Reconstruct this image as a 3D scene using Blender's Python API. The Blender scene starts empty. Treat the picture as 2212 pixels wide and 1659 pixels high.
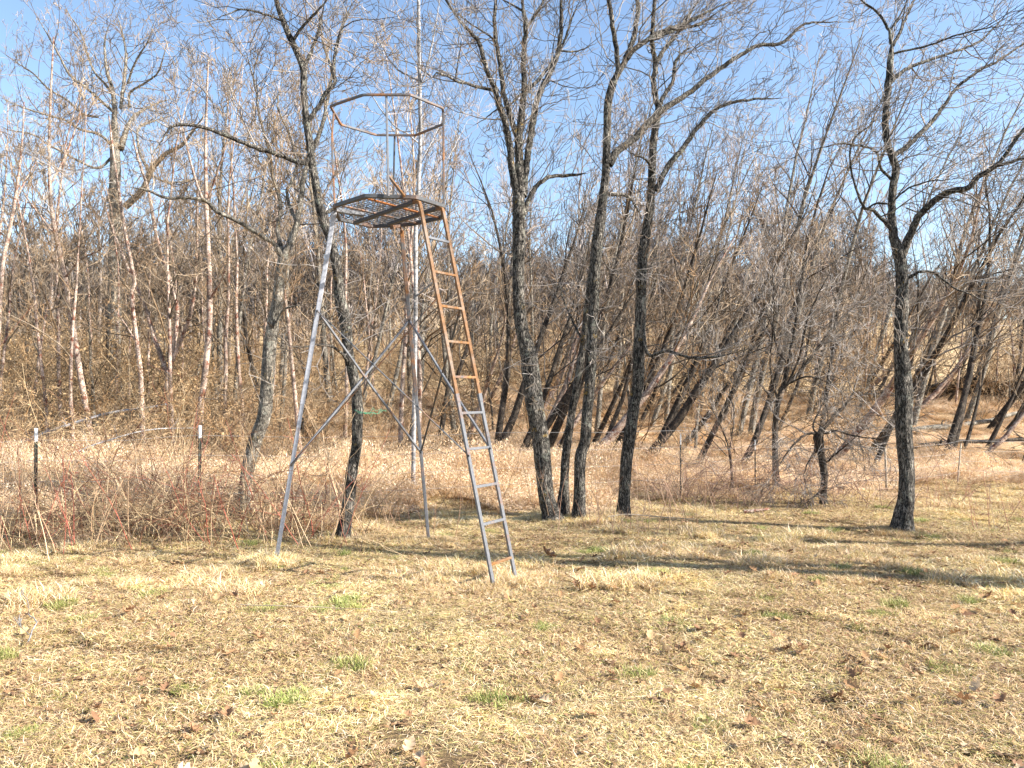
import bpy, math, random
import numpy as np
from mathutils import Vector

# ---------------------------------------------------------------- camera, sky, sun, exposure
S = bpy.context.scene
COL = S.collection
FPX = 1736.0                      # focal length, in units of a 2212-wide picture
CAMZ = 1.6
TILT = math.atan(20.5 / FPX)
cam_d = bpy.data.cameras.new('camera')
cam_d.sensor_width = 36.0
cam_d.lens = 36.0 * FPX / 2212.0
cam_d.clip_start = 0.05
cam_d.clip_end = 3000.0
cam = bpy.data.objects.new('camera', cam_d)
cam.location = (0, 0, CAMZ)
cam.rotation_euler = (math.radians(90) + TILT, 0, 0)
COL.objects.link(cam)
S.camera = cam

SUN_AZ, SUN_EL = math.radians(104), math.radians(33)
world = bpy.data.worlds.new('World')
S.world = world
world.use_nodes = True
wn = world.node_tree
sky = wn.nodes.new('ShaderNodeTexSky')
sky.sky_type = 'NISHITA'
sky.sun_disc = False
sky.sun_elevation = SUN_EL
sky.sun_rotation = SUN_AZ
sky.altitude = 0.0
sky.air_density = 1.0
sky.dust_density = 0.6
sky.ozone_density = 1.5
bg = wn.nodes['Background']
bg.inputs['Strength'].default_value = 0.1
wn.links.new(sky.outputs[0], bg.inputs['Color'])

sd = bpy.data.lights.new('sun', 'SUN')
sd.energy = 5.0
sd.angle = math.radians(0.5)
sd.color = (1.0, 0.945, 0.87)
sun = bpy.data.objects.new('sun', sd)
sdir = Vector((math.sin(SUN_AZ) * math.cos(SUN_EL), math.cos(SUN_AZ) * math.cos(SUN_EL), math.sin(SUN_EL)))
sun.rotation_euler = (-sdir).to_track_quat('-Z', 'Y').to_euler()
sun.location = (30, -8, 25)
COL.objects.link(sun)

S.view_settings.view_transform = 'Standard'
S.view_settings.look = 'None'
S.view_settings.gamma = 1.0
S.view_settings.use_curve_mapping = False
S.view_settings.exposure = 1.5

# ---------------------------------------------------------------- helpers
rng = np.random.default_rng(7)
random.seed(7)

def P(x, y, D):
    """a point of the photograph (2212-wide units) at distance D along the ground"""
    u = x - 1106.0; w = -(y - 829.5); v = FPX
    c, s = math.cos(TILT), math.sin(TILT)
    Y = v * c - w * s; Z = v * s + w * c
    k = D / Y
    return np.array([u * k, D, CAMZ + Z * k])

def smooth(a, b, x):
    t = np.clip((np.asarray(x, float) - a) / (b - a), 0, 1)
    return t * t * (3 - 2 * t)

def ground_z(x, y):
    x = np.asarray(x, float); y = np.asarray(y, float)
    z = 0.022 * np.sin(x * 1.3 + 0.7 * y) + 0.018 * np.sin(2.1 * y - 0.6 * x + 1.0) + 0.012 * np.sin(3.7 * x + 2.9 * y)
    z = z + 0.16 * np.sin(x * 0.21 + 1.3) * smooth(12, 30, y) * np.cos(y * 0.17)
    r = np.maximum(0, y - 16.0)
    z = z + 0.085 * r * smooth(16, 30, y)
    h = np.clip(y, 115.0, 235.0) - 115.0
    z = z - 0.085 * np.maximum(0, y - 150.0)
    z = z + 0.13 * h * smooth(115, 190, y) * (0.82 + 0.10 * np.sin(x * 0.011 + 2.0) + 0.05 * np.sin(x * 0.031))
    return z * np.where(y < -5, np.clip(1 + (y + 5) / 50, 0, 1), 1)

def gz(x, y):
    return float(ground_z(x, y))

def empty(name, loc, label=None, cat=None, group=None, rotz=0.0):
    o = bpy.data.objects.new(name, None)
    o.empty_display_size = 0.2
    o.location = loc
    o.rotation_euler = (0, 0, rotz)
    COL.objects.link(o)
    tag(o, label, cat, group)
    return o

def tag(o, label=None, cat=None, group=None, kind=None):
    if label: o['label'] = label
    if cat: o['category'] = cat
    if group: o['group'] = group
    if kind: o['kind'] = kind
    return o

def mesh_np(name, verts, faces, mats, smooth_shade=True, cols=None, mat_idx=None):
    """faces: list of arrays (n,k)"""
    me = bpy.data.meshes.new(name)
    verts = np.asarray(verts, np.float32)
    me.vertices.add(len(verts))
    me.vertices.foreach_set('co', verts.ravel())
    loops = np.concatenate([np.asarray(f, np.int32).ravel() for f in faces])
    tot = np.concatenate([np.full(len(f), np.asarray(f).shape[1], np.int32) for f in faces])
    st = np.concatenate([[0], np.cumsum(tot)[:-1]]).astype(np.int32)
    me.loops.add(len(loops)); me.loops.foreach_set('vertex_index', loops)
    me.polygons.add(len(tot)); me.polygons.foreach_set('loop_start', st)
    try: me.polygons.foreach_set('loop_total', tot)
    except Exception: pass
    me.polygons.foreach_set('use_smooth', np.full(len(tot), smooth_shade))
    if mat_idx is not None: me.polygons.foreach_set('material_index', np.asarray(mat_idx, np.int32))
    me.update(calc_edges=True)
    if cols is not None:
        ca = me.color_attributes.new('Col', 'FLOAT_COLOR', 'POINT')
        c4 = np.ones((len(verts), 4), np.float32); c4[:, :3] = cols
        ca.data.foreach_set('color', c4.ravel())
    for m in (mats if isinstance(mats, (list, tuple)) else [mats]):
        me.materials.append(m)
    return me

def link_mesh(name, me, parent=None, loc=None):
    o = bpy.data.objects.new(name, me)
    COL.objects.link(o)
    if parent is not None: o.parent = parent
    if loc is not None: o.location = loc
    return o

_tw = np.random.default_rng(99)
TW = [(0.22, 0.21, 0.20), (0.36, 0.35, 0.34), (0.6, 0.58, 0.55), (0.85, 0.82, 0.78), (1.1, 1.07, 1.02), (1.4, 1.36, 1.3), (0.95, 0.78, 0.6)]
class Wood:
    """collects tapering branch polylines, builds them as one mesh"""
    def __init__(self): self.pl = []; self.cols = []
    def add(self, pts, rad, sides=3, bark=0.0, col=None):
        pts = np.asarray(pts, float)
        rad = np.broadcast_to(np.asarray(rad, float), (len(pts),)).copy()
        self.pl.append((pts, rad, sides, bark)); self.cols.append(col if col is not None else TW[_tw.integers(0, len(TW))])
    def arrays(self, origin=(0, 0, 0)):
        V = []; Fq = []; Ft = []; C = []; off = 0
        groups = {}
        for i, q in enumerate(self.pl): groups.setdefault(q[2], []).append(i)
        for sides, ids in groups.items():
            pts = np.concatenate([self.pl[i][0] for i in ids]) - np.asarray(origin)
            rad = np.concatenate([self.pl[i][1] for i in ids])
            bark = np.concatenate([np.full(len(self.pl[i][0]), self.pl[i][3]) for i in ids])
            n = np.array([len(self.pl[i][0]) for i in ids])
            col = np.repeat(np.array([self.cols[i] for i in ids], float), n, axis=0)
            st = np.concatenate([[0], np.cumsum(n)[:-1]])
            pid = np.repeat(np.arange(len(ids)), n)
            first = np.zeros(len(pts), bool); first[st] = True
            last = np.zeros(len(pts), bool); last[st + n - 1] = True
            nxt = np.arange(len(pts)) + 1; nxt[last] = np.where(last)[0]
            prv = np.arange(len(pts)) - 1; prv[first] = np.where(first)[0]
            T = pts[nxt] - pts[prv]
            T /= np.maximum(np.linalg.norm(T, axis=1, keepdims=True), 1e-9)
            mT = (pts[st + n - 1] - pts[st]); mT /= np.maximum(np.linalg.norm(mT, axis=1, keepdims=True), 1e-9)
            ref = np.where(np.abs(mT[:, :1]) < 0.75, np.array([[1.0, 0, 0]]), np.array([[0, 1.0, 0]]))
            ref = ref[pid]
            U = np.cross(T, ref); U /= np.maximum(np.linalg.norm(U, axis=1, keepdims=True), 1e-9)
            W = np.cross(T, U)
            a = np.arange(sides) * 2 * math.pi / sides
            ca, sa = np.cos(a), np.sin(a)
            R = np.broadcast_to(rad[:, None], (len(pts), sides)).copy()
            if bark.any():
                seg = np.linalg.norm(pts - pts[prv], axis=1)
                s = np.cumsum(seg)[:, None]
                A = a[None, :]
                ph = pid[:, None] * 1.7
                ridge = np.abs(np.sin(3.5 * A + 0.9 * np.sin(6.1 * s + ph) + 0.5 * np.sin(17 * s + 2 * A)))
                ridge2 = np.sin(6 * A + 1.5 * np.sin(9 * s + A * 2)) * np.sin(19 * s + 3 * A + ph)
                lump = np.sin(2 * A + 4.3 * s + ph) * np.sin(2.7 * s + ph) + 0.6 * np.sin(A + 1.9 * s)
                R *= 1 + bark[:, None] * (0.9 * (ridge - 0.6) + 0.35 * ridge2 + 0.55 * lump)
            ring = pts[:, None, :] + R[:, :, None] * (ca[None, :, None] * U[:, None, :] + sa[None, :, None] * W[:, None, :])
            V.append(ring.reshape(-1, 3)); C.append(np.repeat(col, sides, axis=0))
            b = np.where(~last)[0]
            k = np.arange(sides); k2 = (k + 1) % sides
            q = np.stack([b[:, None] * sides + k, b[:, None] * sides + k2, (b[:, None] + 1) * sides + k2, (b[:, None] + 1) * sides + k], -1).reshape(-1, 4)
            Fq.append(q + off)
            # end caps for thick ones
            if sides >= 5:
                for e in np.where(last)[0]:
                    Ft.append((np.arange(sides) + e * sides + off)[None, :])
            off += len(pts) * sides
        faces = [np.concatenate(Fq)]
        faces += Ft
        return np.concatenate(V), faces, np.concatenate(C)
    def mesh(self, name, mat, origin=(0, 0, 0), colour=False):
        v, f, c = self.arrays(origin)
        return mesh_np(name, v, f, mat, True, c if colour else None)
    def build(self, name, mat, parent=None, origin=(0, 0, 0), colour=False):
        return link_mesh(name, self.mesh(name, mat, origin, colour), parent)

def unit(v):
    v = np.asarray(v, float); return v / max(np.linalg.norm(v), 1e-9)

def catmull(pts, step):
    """smooth resample; pts (n,4) xyz + radius"""
    pts = np.asarray(pts, float)
    if len(pts) < 3:
        n = max(2, int(np.linalg.norm(pts[-1, :3] - pts[0, :3]) / step) + 1)
        t = np.linspace(0, 1, n)[:, None]
        return pts[0] * (1 - t) + pts[-1] * t
    p = np.vstack([2 * pts[0] - pts[1], pts, 2 * pts[-1] - pts[-2]])
    out = []
    for i in range(1, len(p) - 2):
        d = np.linalg.norm(p[i + 1, :3] - p[i, :3]); n = max(1, int(d / step))
        t = (np.arange(n) / n)[:, None]
        a, b, c, e = p[i - 1], p[i], p[i + 1], p[i + 2]
        out.append(0.5 * ((2 * b) + (-a + c) * t + (2 * a - 5 * b + 4 * c - e) * t * t + (-a + 3 * b - 3 * c + e) * t ** 3))
    out.append(pts[-1:])
    return np.vstack(out)

def branch_pts(p, d, L, n, wig, trop, r):
    """wandering polyline"""
    pts = [np.array(p, float)]; d = unit(d)
    for i in range(n):
        d = unit(d + r.normal(0, wig, 3) + np.asarray(trop) / n)
        pts.append(pts[-1] + d * L / n)
    return np.array(pts)

def grow(W, p, d, L, rad, depth, r, wig=0.16, trop=(0, 0, 0.35), spread=0.75, nb=5, rmin=0.0022, ratio=0.6, col=None, tone=None):
    if tone is None: tone = TW[_tw.integers(0, len(TW))]
    elif _tw.random() < 0.3: tone = TW[_tw.integers(0, len(TW))]
    if col is None: col_ = tuple(0.55 * v for v in tone) if rad > 0.011 else tone
    else: col_ = col
    n = 5 if depth > 1 else (4 if depth == 1 else 3)
    pts = branch_pts(p, d, L, n, wig, trop, r)
    r1 = max(rmin, rad * 0.35)
    W.add(pts, np.linspace(rad, r1, len(pts)), 5 if rad > 0.02 else 3, 0, col_)
    if depth <= 0: return
    k = max(1, int(round(nb * r.uniform(0.7, 1.3))))
    for j in range(k):
        t = r.uniform(0.22, 1.0) if j else 0.98
        i = min(int(t * n), n - 1); f = t * n - i
        q = pts[i] * (1 - f) + pts[i + 1] * f
        dd = unit(pts[i + 1] - pts[i])
        side = unit(np.cross(dd, r.normal(0, 1, 3)))
        nd = unit(dd * math.cos(spread) + side * math.sin(spread) * r.uniform(0.6, 1.25))
        rr = max(rmin, (rad * (1 - t) + r1 * t) * r.uniform(0.6, 0.85))
        grow(W, q, nd, L * ratio * r.uniform(0.6, 1.15) * (1.1 - 0.35 * t), rr, depth - 1, r, wig, trop, spread, nb, rmin, ratio, col, tone)

# ---------------------------------------------------------------- materials
def new_mat(name, rough=0.85):
    m = bpy.data.materials.new(name); m.use_nodes = True
    nt = m.node_tree; b = nt.nodes['Principled BSDF']
    b.inputs['Roughness'].default_value = rough
    b.inputs['Specular IOR Level'].default_value = 0.25
    return m, nt, b

def N(nt, typ, **kw):
    n = nt.nodes.new(typ)
    for k, v in kw.items():
        if k in n.inputs: n.inputs[k].default_value = v
        else: setattr(n, k, v)
    return n

def ramp(nt, stops):
    r = nt.nodes.new('ShaderNodeValToRGB'); e = r.color_ramp.elements
    while len(e) < len(stops): e.new(0.5)
    for i, (p, c) in enumerate(stops):
        e[i].position = p; e[i].color = (*c, 1) if len(c) == 3 else c
    return r

def mixc(nt, fac, a, b, mode='MIX'):
    m = nt.nodes.new('ShaderNodeMix'); m.data_type = 'RGBA'; m.blend_type = mode
    for sock, v in ((m.inputs[0], fac), (m.inputs[6], a), (m.inputs[7], b)):
        if hasattr(v, 'links'): nt.links.new(v, sock)
        elif isinstance(v, (tuple, list)): sock.default_value = (*v, 1)
        else: sock.default_value = v
    return m.outputs[2]

def bark_mat(name, dark, mid, light, lichen=None, lich_amt=0.62, scale=1.0, stretch=0.22, bump=0.9, lichen2=None):
    m, nt, b = new_mat(name, 0.9)
    tc = N(nt, 'ShaderNodeTexCoord')
    mp = N(nt, 'ShaderNodeMapping'); mp.inputs['Scale'].default_value = (1, 1, stretch)
    nt.links.new(tc.outputs['Object'], mp.inputs[0])
    vor = N(nt, 'ShaderNodeTexVoronoi', Scale=38 * scale); vor.feature = 'DISTANCE_TO_EDGE'
    noi = N(nt, 'ShaderNodeTexNoise', Scale=26 * scale, Detail=5.0, Roughness=0.65)
    wob = mixc(nt, 0.06, mp.outputs[0], noi.outputs['Color'], 'LINEAR_LIGHT')
    nt.links.new(mp.outputs[0], noi.inputs['Vector'])
    nt.links.new(wob, vor.inputs['Vector'])
    r1 = ramp(nt, [(0.0, dark), (0.06, mid), (0.24, light)])
    nt.links.new(vor.outputs['Distance'], r1.inputs[0])
    n2 = N(nt, 'ShaderNodeTexNoise', Scale=7 * scale, Detail=6.0, Roughness=0.7)
    nt.links.new(tc.outputs['Object'], n2.inputs['Vector'])
    r2 = ramp(nt, [(0.36, (0.32,) * 3), (0.64, (1.4,) * 3)])
    nt.links.new(n2.outputs[0], r2.inputs[0])
    c = mixc(nt, 1.0, r1.outputs[0], r2.outputs[0], 'MULTIPLY')
    if lichen:
        n3 = N(nt, 'ShaderNodeTexNoise', Scale=5.5, Detail=8.0, Roughness=0.75)
        nt.links.new(tc.outputs['Object'], n3.inputs['Vector'])
        r3 = ramp(nt, [(lich_amt, (0, 0, 0)), (lich_amt + 0.05, (1, 1, 1))])
        nt.links.new(n3.outputs[0], r3.inputs[0])
        c = mixc(nt, r3.outputs[0], c, lichen)
    if lichen2:
        n4 = N(nt, 'ShaderNodeTexNoise', Scale=9.0, Detail=8.0, Roughness=0.8)
        mp2 = N(nt, 'ShaderNodeMapping'); mp2.inputs['Location'].default_value = (3, 5, 8)
        nt.links.new(tc.outputs['Object'], mp2.inputs[0]); nt.links.new(mp2.outputs[0], n4.inputs['Vector'])
        r4 = ramp(nt, [(0.56, (0, 0, 0)), (0.63, (1, 1, 1))])
        nt.links.new(n4.outputs[0], r4.inputs[0])
        c = mixc(nt, r4.outputs[0], c, lichen2)
    nt.links.new(c, b.inputs['Base Color'])
    h = N(nt, 'ShaderNodeMath'); h.operation = 'MINIMUM'; h.inputs[1].default_value = 0.3
    nt.links.new(vor.outputs['Distance'], h.inputs[0])
    h2 = N(nt, 'ShaderNodeMath'); h2.operation = 'MULTIPLY_ADD'; h2.inputs[1].default_value = 0.25
    nt.links.new(noi.outputs[0], h2.inputs[0]); nt.links.new(h.outputs[0], h2.inputs[2])
    bp = N(nt, 'ShaderNodeBump', Strength=bump, Distance=0.035)
    nt.links.new(h2.outputs[0], bp.inputs['Height']); nt.links.new(bp.outputs[0], b.inputs['Normal'])
    return m

def twig_mat(name, a, b_, scale=3.0):
    m, nt, b = new_mat(name, 0.75)
    tc = N(nt, 'ShaderNodeTexCoord'); n = N(nt, 'ShaderNodeTexNoise', Scale=scale, Detail=3.0)
    nt.links.new(tc.outputs['Object'], n.inputs['Vector'])
    r = ramp(nt, [(0.35, a), (0.65, b_)]); nt.links.new(n.outputs[0], r.inputs[0])
    at = N(nt, 'ShaderNodeAttribute'); at.attribute_name = 'Col'
    nt.links.new(mixc(nt, 1.0, r.outputs[0], at.outputs['Color'], 'MULTIPLY'), b.inputs['Base Color'])
    return m

def attr_mat(name, rough=0.8, tint=None, trans=0.0):
    m, nt, b = new_mat(name, rough)
    at = N(nt, 'ShaderNodeAttribute'); at.attribute_name = 'Col'
    c = at.outputs['Color']
    if tint:
        g = N(nt, 'ShaderNodeNewGeometry')
        n = N(nt, 'ShaderNodeTexNoise', Scale=tint[0], Detail=7.0, Roughness=0.72)
        nt.links.new(g.outputs['Position'], n.inputs['Vector'])
        r = ramp(nt, tint[1]); nt.links.new(n.outputs[0], r.inputs[0])
        c = mixc(nt, 1.0, c, r.outputs[0], 'MULTIPLY')
    nt.links.new(c, b.inputs['Base Color'])
    if trans:
        tr = N(nt, 'ShaderNodeBsdfTranslucent'); nt.links.new(c, tr.inputs['Color'])
        mx = N(nt, 'ShaderNodeMixShader'); mx.inputs[0].default_value = trans
        nt.links.new(b.outputs[0], mx.inputs[1]); nt.links.new(tr.outputs[0], mx.inputs[2])
        nt.links.new(mx.outputs[0], nt.nodes['Material Output'].inputs['Surface'])
    return m

M_bark = bark_mat('grey_furrowed_bark', (0.003, 0.003, 0.0025), (0.02, 0.018, 0.016), (0.28, 0.25, 0.21),
                  (0.34, 0.22, 0.06), 0.61, lichen2=(0.30, 0.30, 0.24))
M_bark_pale = bark_mat('pale_grey_bark', (0.02, 0.018, 0.015), (0.16, 0.14, 0.115), (0.46, 0.41, 0.33),
                       (0.36, 0.25, 0.08), 0.62, lichen2=(0.36, 0.36, 0.29))
M_bark_dark = bark_mat('dark_brown_bark', (0.008, 0.007, 0.006), (0.045, 0.036, 0.03), (0.13, 0.105, 0.08),
                       (0.33, 0.24, 0.17), 0.60, scale=0.8)
M_birch = bark_mat('peeling_birch_bark', (0.13, 0.055, 0.035), (0.40, 0.29, 0.22), (0.56, 0.46, 0.38),
                   (0.17, 0.07, 0.045), 0.53, scale=0.5, stretch=1.6, bump=0.4)
M_white = bark_mat('smooth_white_bark', (0.20, 0.18, 0.16), (0.36, 0.345, 0.34), (0.46, 0.45, 0.44),
                   (0.34, 0.29, 0.25), 0.63, scale=0.35, stretch=1.2, bump=0.15)
M_twig = twig_mat('grey_twigs', (0.16, 0.14, 0.12), (0.40, 0.37, 0.35))
M_twig_tan = twig_mat('tan_twigs', (0.22, 0.165, 0.11), (0.50, 0.40, 0.29))
M_twig_pale = twig_mat('pale_lilac_twigs', (0.28, 0.24, 0.225), (0.56, 0.51, 0.50))
M_twig_far = twig_mat('far_wood_twigs', (0.20, 0.17, 0.15), (0.38, 0.33, 0.30), 0.6)

def metal_mat(name, base, rust, thr, scale=6.0):
    m, nt, b = new_mat(name, 0.5)
    tc = N(nt, 'ShaderNodeTexCoord')
    n = N(nt, 'ShaderNodeTexNoise', Scale=scale, Detail=8.0, Roughness=0.7)
    nt.links.new(tc.outputs['Object'], n.inputs['Vector'])
    r = ramp(nt, [(thr - 0.06, (0, 0, 0)), (thr + 0.14, (1, 1, 1))]); nt.links.new(n.outputs[0], r.inputs[0])
    n2 = N(nt, 'ShaderNodeTexNoise', Scale=45.0, Detail=4.0); nt.links.new(tc.outputs['Object'], n2.inputs['Vector'])
    rr = ramp(nt, [(0.3, tuple(0.5 * v for v in rust)), (0.7, rust)]); nt.links.new(n2.outputs[0], rr.inputs[0])
    rb = ramp(nt, [(0.3, tuple(0.72 * v for v in base)), (0.65, base)]); nt.links.new(n2.outputs[0], rb.inputs[0])
    nt.links.new(mixc(nt, r.outputs[0], rb.outputs[0], rr.outputs[0]), b.inputs['Base Color'])
    b.inputs['Roughness'].default_value = 0.6
    b.inputs['Specular IOR Level'].default_value = 0.3
    bp = N(nt, 'ShaderNodeBump', Strength=0.2, Distance=0.002)
    nt.links.new(n2.outputs[0], bp.inputs['Height']); nt.links.new(bp.outputs[0], b.inputs['Normal'])
    return m

M_steel_lt = metal_mat('pale_grey_steel', (0.48, 0.49, 0.53), (0.30, 0.13, 0.05), 0.66)
M_steel = metal_mat('weathered_grey_steel', (0.165, 0.17, 0.182), (0.30, 0.13, 0.05), 0.60)
M_steel_dk = metal_mat('dark_grey_steel', (0.085, 0.087, 0.09), (0.24, 0.11, 0.045), 0.58)
M_steel_mix = metal_mat('half_rusted_steel', (0.13, 0.13, 0.135), (0.38, 0.17, 0.06), 0.50)
M_rust = metal_mat('rusted_steel', (0.26, 0.20, 0.15), (0.25, 0.115, 0.035), 0.40)
M_rust_red = metal_mat('red_rusted_steel', (0.34, 0.26, 0.2), (0.36, 0.13, 0.03), 0.30)

def plain_mat(name, col, rough=0.8, var=0.25, scale=20.0):
    m, nt, b = new_mat(name, rough)
    tc = N(nt, 'ShaderNodeTexCoord'); n = N(nt, 'ShaderNodeTexNoise', Scale=scale, Detail=5.0)
    nt.links.new(tc.outputs['Object'], n.inputs['Vector'])
    r = ramp(nt, [(0.3, tuple(v * (1 - var) for v in col)), (0.7, tuple(min(1, v * (1 + var)) for v in col))])
    nt.links.new(n.outputs[0], r.inputs[0]); nt.links.new(r.outputs[0], b.inputs['Base Color'])
    return m

M_post = plain_mat('dark_green_post_paint', (0.05, 0.055, 0.045), 0.6)
M_post_w = plain_mat('white_post_paint', (0.75, 0.75, 0.74), 0.5, 0.08)
M_wood = plain_mat('grey_weathered_wood', (0.36, 0.30, 0.23), 0.9)
M_wire = plain_mat('fence_wire_steel', (0.32, 0.31, 0.30), 0.5)
M_twine = plain_mat('green_twine', (0.03, 0.28, 0.17), 0.7)
M_soil = plain_mat('dark_bank_soil', (0.035, 0.026, 0.02), 0.95, 0.6, 3.0)
M_grass = attr_mat('dead_lawn_grass', 0.75, (0.55, [(0.32, (1.2, 1.1, 0.8)), (0.44, (1.0, 1.0, 0.95)), (0.53, (0.80, 0.73, 0.68)), (0.60, (0.97, 0.92, 0.88)), (0.68, (1.2, 1.16, 1.1))]), trans=0.1)
M_tall = attr_mat('tall_dead_grass', 0.75, (0.35, [(0.35, (1.05, 1.0, 0.95)), (0.55, (0.86, 0.80, 0.78)), (0.7, (1.1, 1.0, 0.9))]), trans=0.25)
M_leaf = attr_mat('dry_leaf', 0.7, trans=0.2)
M_cane = attr_mat('bramble_cane', 0.55)

# ground: thatch, litter and bare patches
def ground_mat():
    m, nt, b = new_mat('thatch_ground', 0.95)
    g = N(nt, 'ShaderNodeNewGeometry')
    n1 = N(nt, 'ShaderNodeTexNoise', Scale=34.0, Detail=8.0, Roughness=0.75)
    n2 = N(nt, 'ShaderNodeTexNoise', Scale=0.55, Detail=5.0, Roughness=0.6)
    n3 = N(nt, 'ShaderNodeTexNoise', Scale=7.0, Detail=8.0, Roughness=0.75)
    for n in (n1, n2, n3): nt.links.new(g.outputs['Position'], n.inputs['Vector'])
    r1 = ramp(nt, [(0.33, (0.03, 0.02, 0.012)), (0.5, (0.13, 0.09, 0.05)), (0.66, (0.36, 0.26, 0.13))])
    nt.links.new(n1.outputs[0], r1.inputs[0])
    r2 = ramp(nt, [(0.35, (0.95, 1.0, 0.75)), (0.6, (1.0, 0.92, 0.86))]); nt.links.new(n2.outputs[0], r2.inputs[0])
    near = mixc(nt, 1.0, r1.outputs[0], r2.outputs[0], 'MULTIPLY')
    r3 = ramp(nt, [(0.35, (0.10, 0.065, 0.035)), (0.47, (0.44, 0.30, 0.15)), (0.6, (0.74, 0.55, 0.31))])
    nt.links.new(n3.outputs[0], r3.inputs[0])
    sx = N(nt, 'ShaderNodeSeparateXYZ'); nt.links.new(g.outputs['Position'], sx.inputs[0])
    mr = N(nt, 'ShaderNodeMapRange'); mr.inputs[1].default_value = 11; mr.inputs[2].default_value = 20
    nt.links.new(sx.outputs['Y'], mr.inputs[0])
    c = mixc(nt, mr.outputs[0], near, r3.outputs[0])
    nt.links.new(c, b.inputs['Base Color'])
    bp = N(nt, 'ShaderNodeBump', Strength=0.8, Distance=0.03)
    nt.links.new(n1.outputs[0], bp.inputs['Height']); nt.links.new(bp.outputs[0], b.inputs['Normal'])
    return m
M_ground = ground_mat()

# ---------------------------------------------------------------- ground
def axis(lo, hi, fine_lo, fine_hi, step, growf=1.16):
    a = list(np.arange(fine_lo, fine_hi + 1e-6, step))
    s = step; x = a[-1]
    while x < hi: s *= growf; x += s; a.append(x)
    s = step; x = a[0]; b = []
    while x > lo: s *= growf; x -= s; b.append(x)
    return np.array(b[::-1] + a)
gx = axis(-700, 700, -10, 12, 0.15); gy = axis(-400, 900, 2, 24, 0.15)
X, Y = np.meshgrid(gx, gy)
Z = ground_z(X, Y)
gv = np.stack([X, Y, Z], -1).reshape(-1, 3)
nx, ny = len(gx), len(gy)
ii, jj = np.meshgrid(np.arange(nx - 1), np.arange(ny - 1))
b0 = (jj * nx + ii).ravel()
o = link_mesh('ground', mesh_np('ground', gv, [np.stack([b0, b0 + 1, b0 + nx + 1, b0 + nx], -1)], M_ground))
tag(o, kind='structure')

# ---------------------------------------------------------------- scatter by geometry nodes (uncountable stuff)
def scatter(name, meshes, pts, rots, scl, idx, label=None, cat=None):
    me = bpy.data.meshes.new(name)
    me.vertices.add(len(pts)); me.vertices.foreach_set('co', np.asarray(pts, np.float32).ravel())
    a = me.attributes.new('rot', 'FLOAT_VECTOR', 'POINT'); a.data.foreach_set('vector', np.asarray(rots, np.float32).ravel())
    a = me.attributes.new('scl', 'FLOAT_VECTOR', 'POINT'); a.data.foreach_set('vector', np.asarray(scl, np.float32).ravel())
    a = me.attributes.new('idx', 'INT', 'POINT'); a.data.foreach_set('value', np.asarray(idx, np.int32))
    me.update()
    ob = link_mesh(name, me)
    ng = bpy.data.node_groups.new(name + '_nodes', 'GeometryNodeTree')
    ng.interface.new_socket('Geometry', in_out='INPUT', socket_type='NodeSocketGeometry')
    ng.interface.new_socket('Geometry', in_out='OUTPUT', socket_type='NodeSocketGeometry')
    gi = ng.nodes.new('NodeGroupInput'); go = ng.nodes.new('NodeGroupOutput')
    jn = ng.nodes.new('GeometryNodeJoinGeometry')
    def named(nm, ty):
        n = ng.nodes.new('GeometryNodeInputNamedAttribute'); n.data_type = ty; n.inputs['Name'].default_value = nm
        return n.outputs[0]
    rot = named('rot', 'FLOAT_VECTOR'); sc = named('scl', 'FLOAT_VECTOR'); ix = named('idx', 'INT')
    e2r = ng.nodes.new('FunctionNodeEulerToRotation'); ng.links.new(rot, e2r.inputs[0])
    for k, src in enumerate(meshes):
        so = bpy.data.objects.new(name + '_source', src)
        oi = ng.nodes.new('GeometryNodeObjectInfo'); oi.inputs['Object'].default_value = so
        oi.inputs['As Instance'].default_value = True
        ip = ng.nodes.new('GeometryNodeInstanceOnPoints')
        cmpn = ng.nodes.new('FunctionNodeCompare'); cmpn.data_type = 'INT'; cmpn.operation = 'EQUAL'
        ng.links.new(ix, cmpn.inputs[2]); cmpn.inputs[3].default_value = k
        ng.links.new(gi.outputs[0], ip.inputs['Points'])
        ng.links.new(cmpn.outputs[0], ip.inputs['Selection'])
        ng.links.new(oi.outputs['Geometry'], ip.inputs['Instance'])
        ng.links.new(e2r.outputs[0], ip.inputs['Rotation'])
        ng.links.new(sc, ip.inputs['Scale'])
        ng.links.new(ip.outputs[0], jn.inputs[0])
    ng.links.new(jn.outputs[0], go.inputs[0])
    md = ob.modifiers.new('scatter', 'NODES'); md.node_group = ng
    tag(ob, label, cat, kind='stuff')
    return ob

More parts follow.
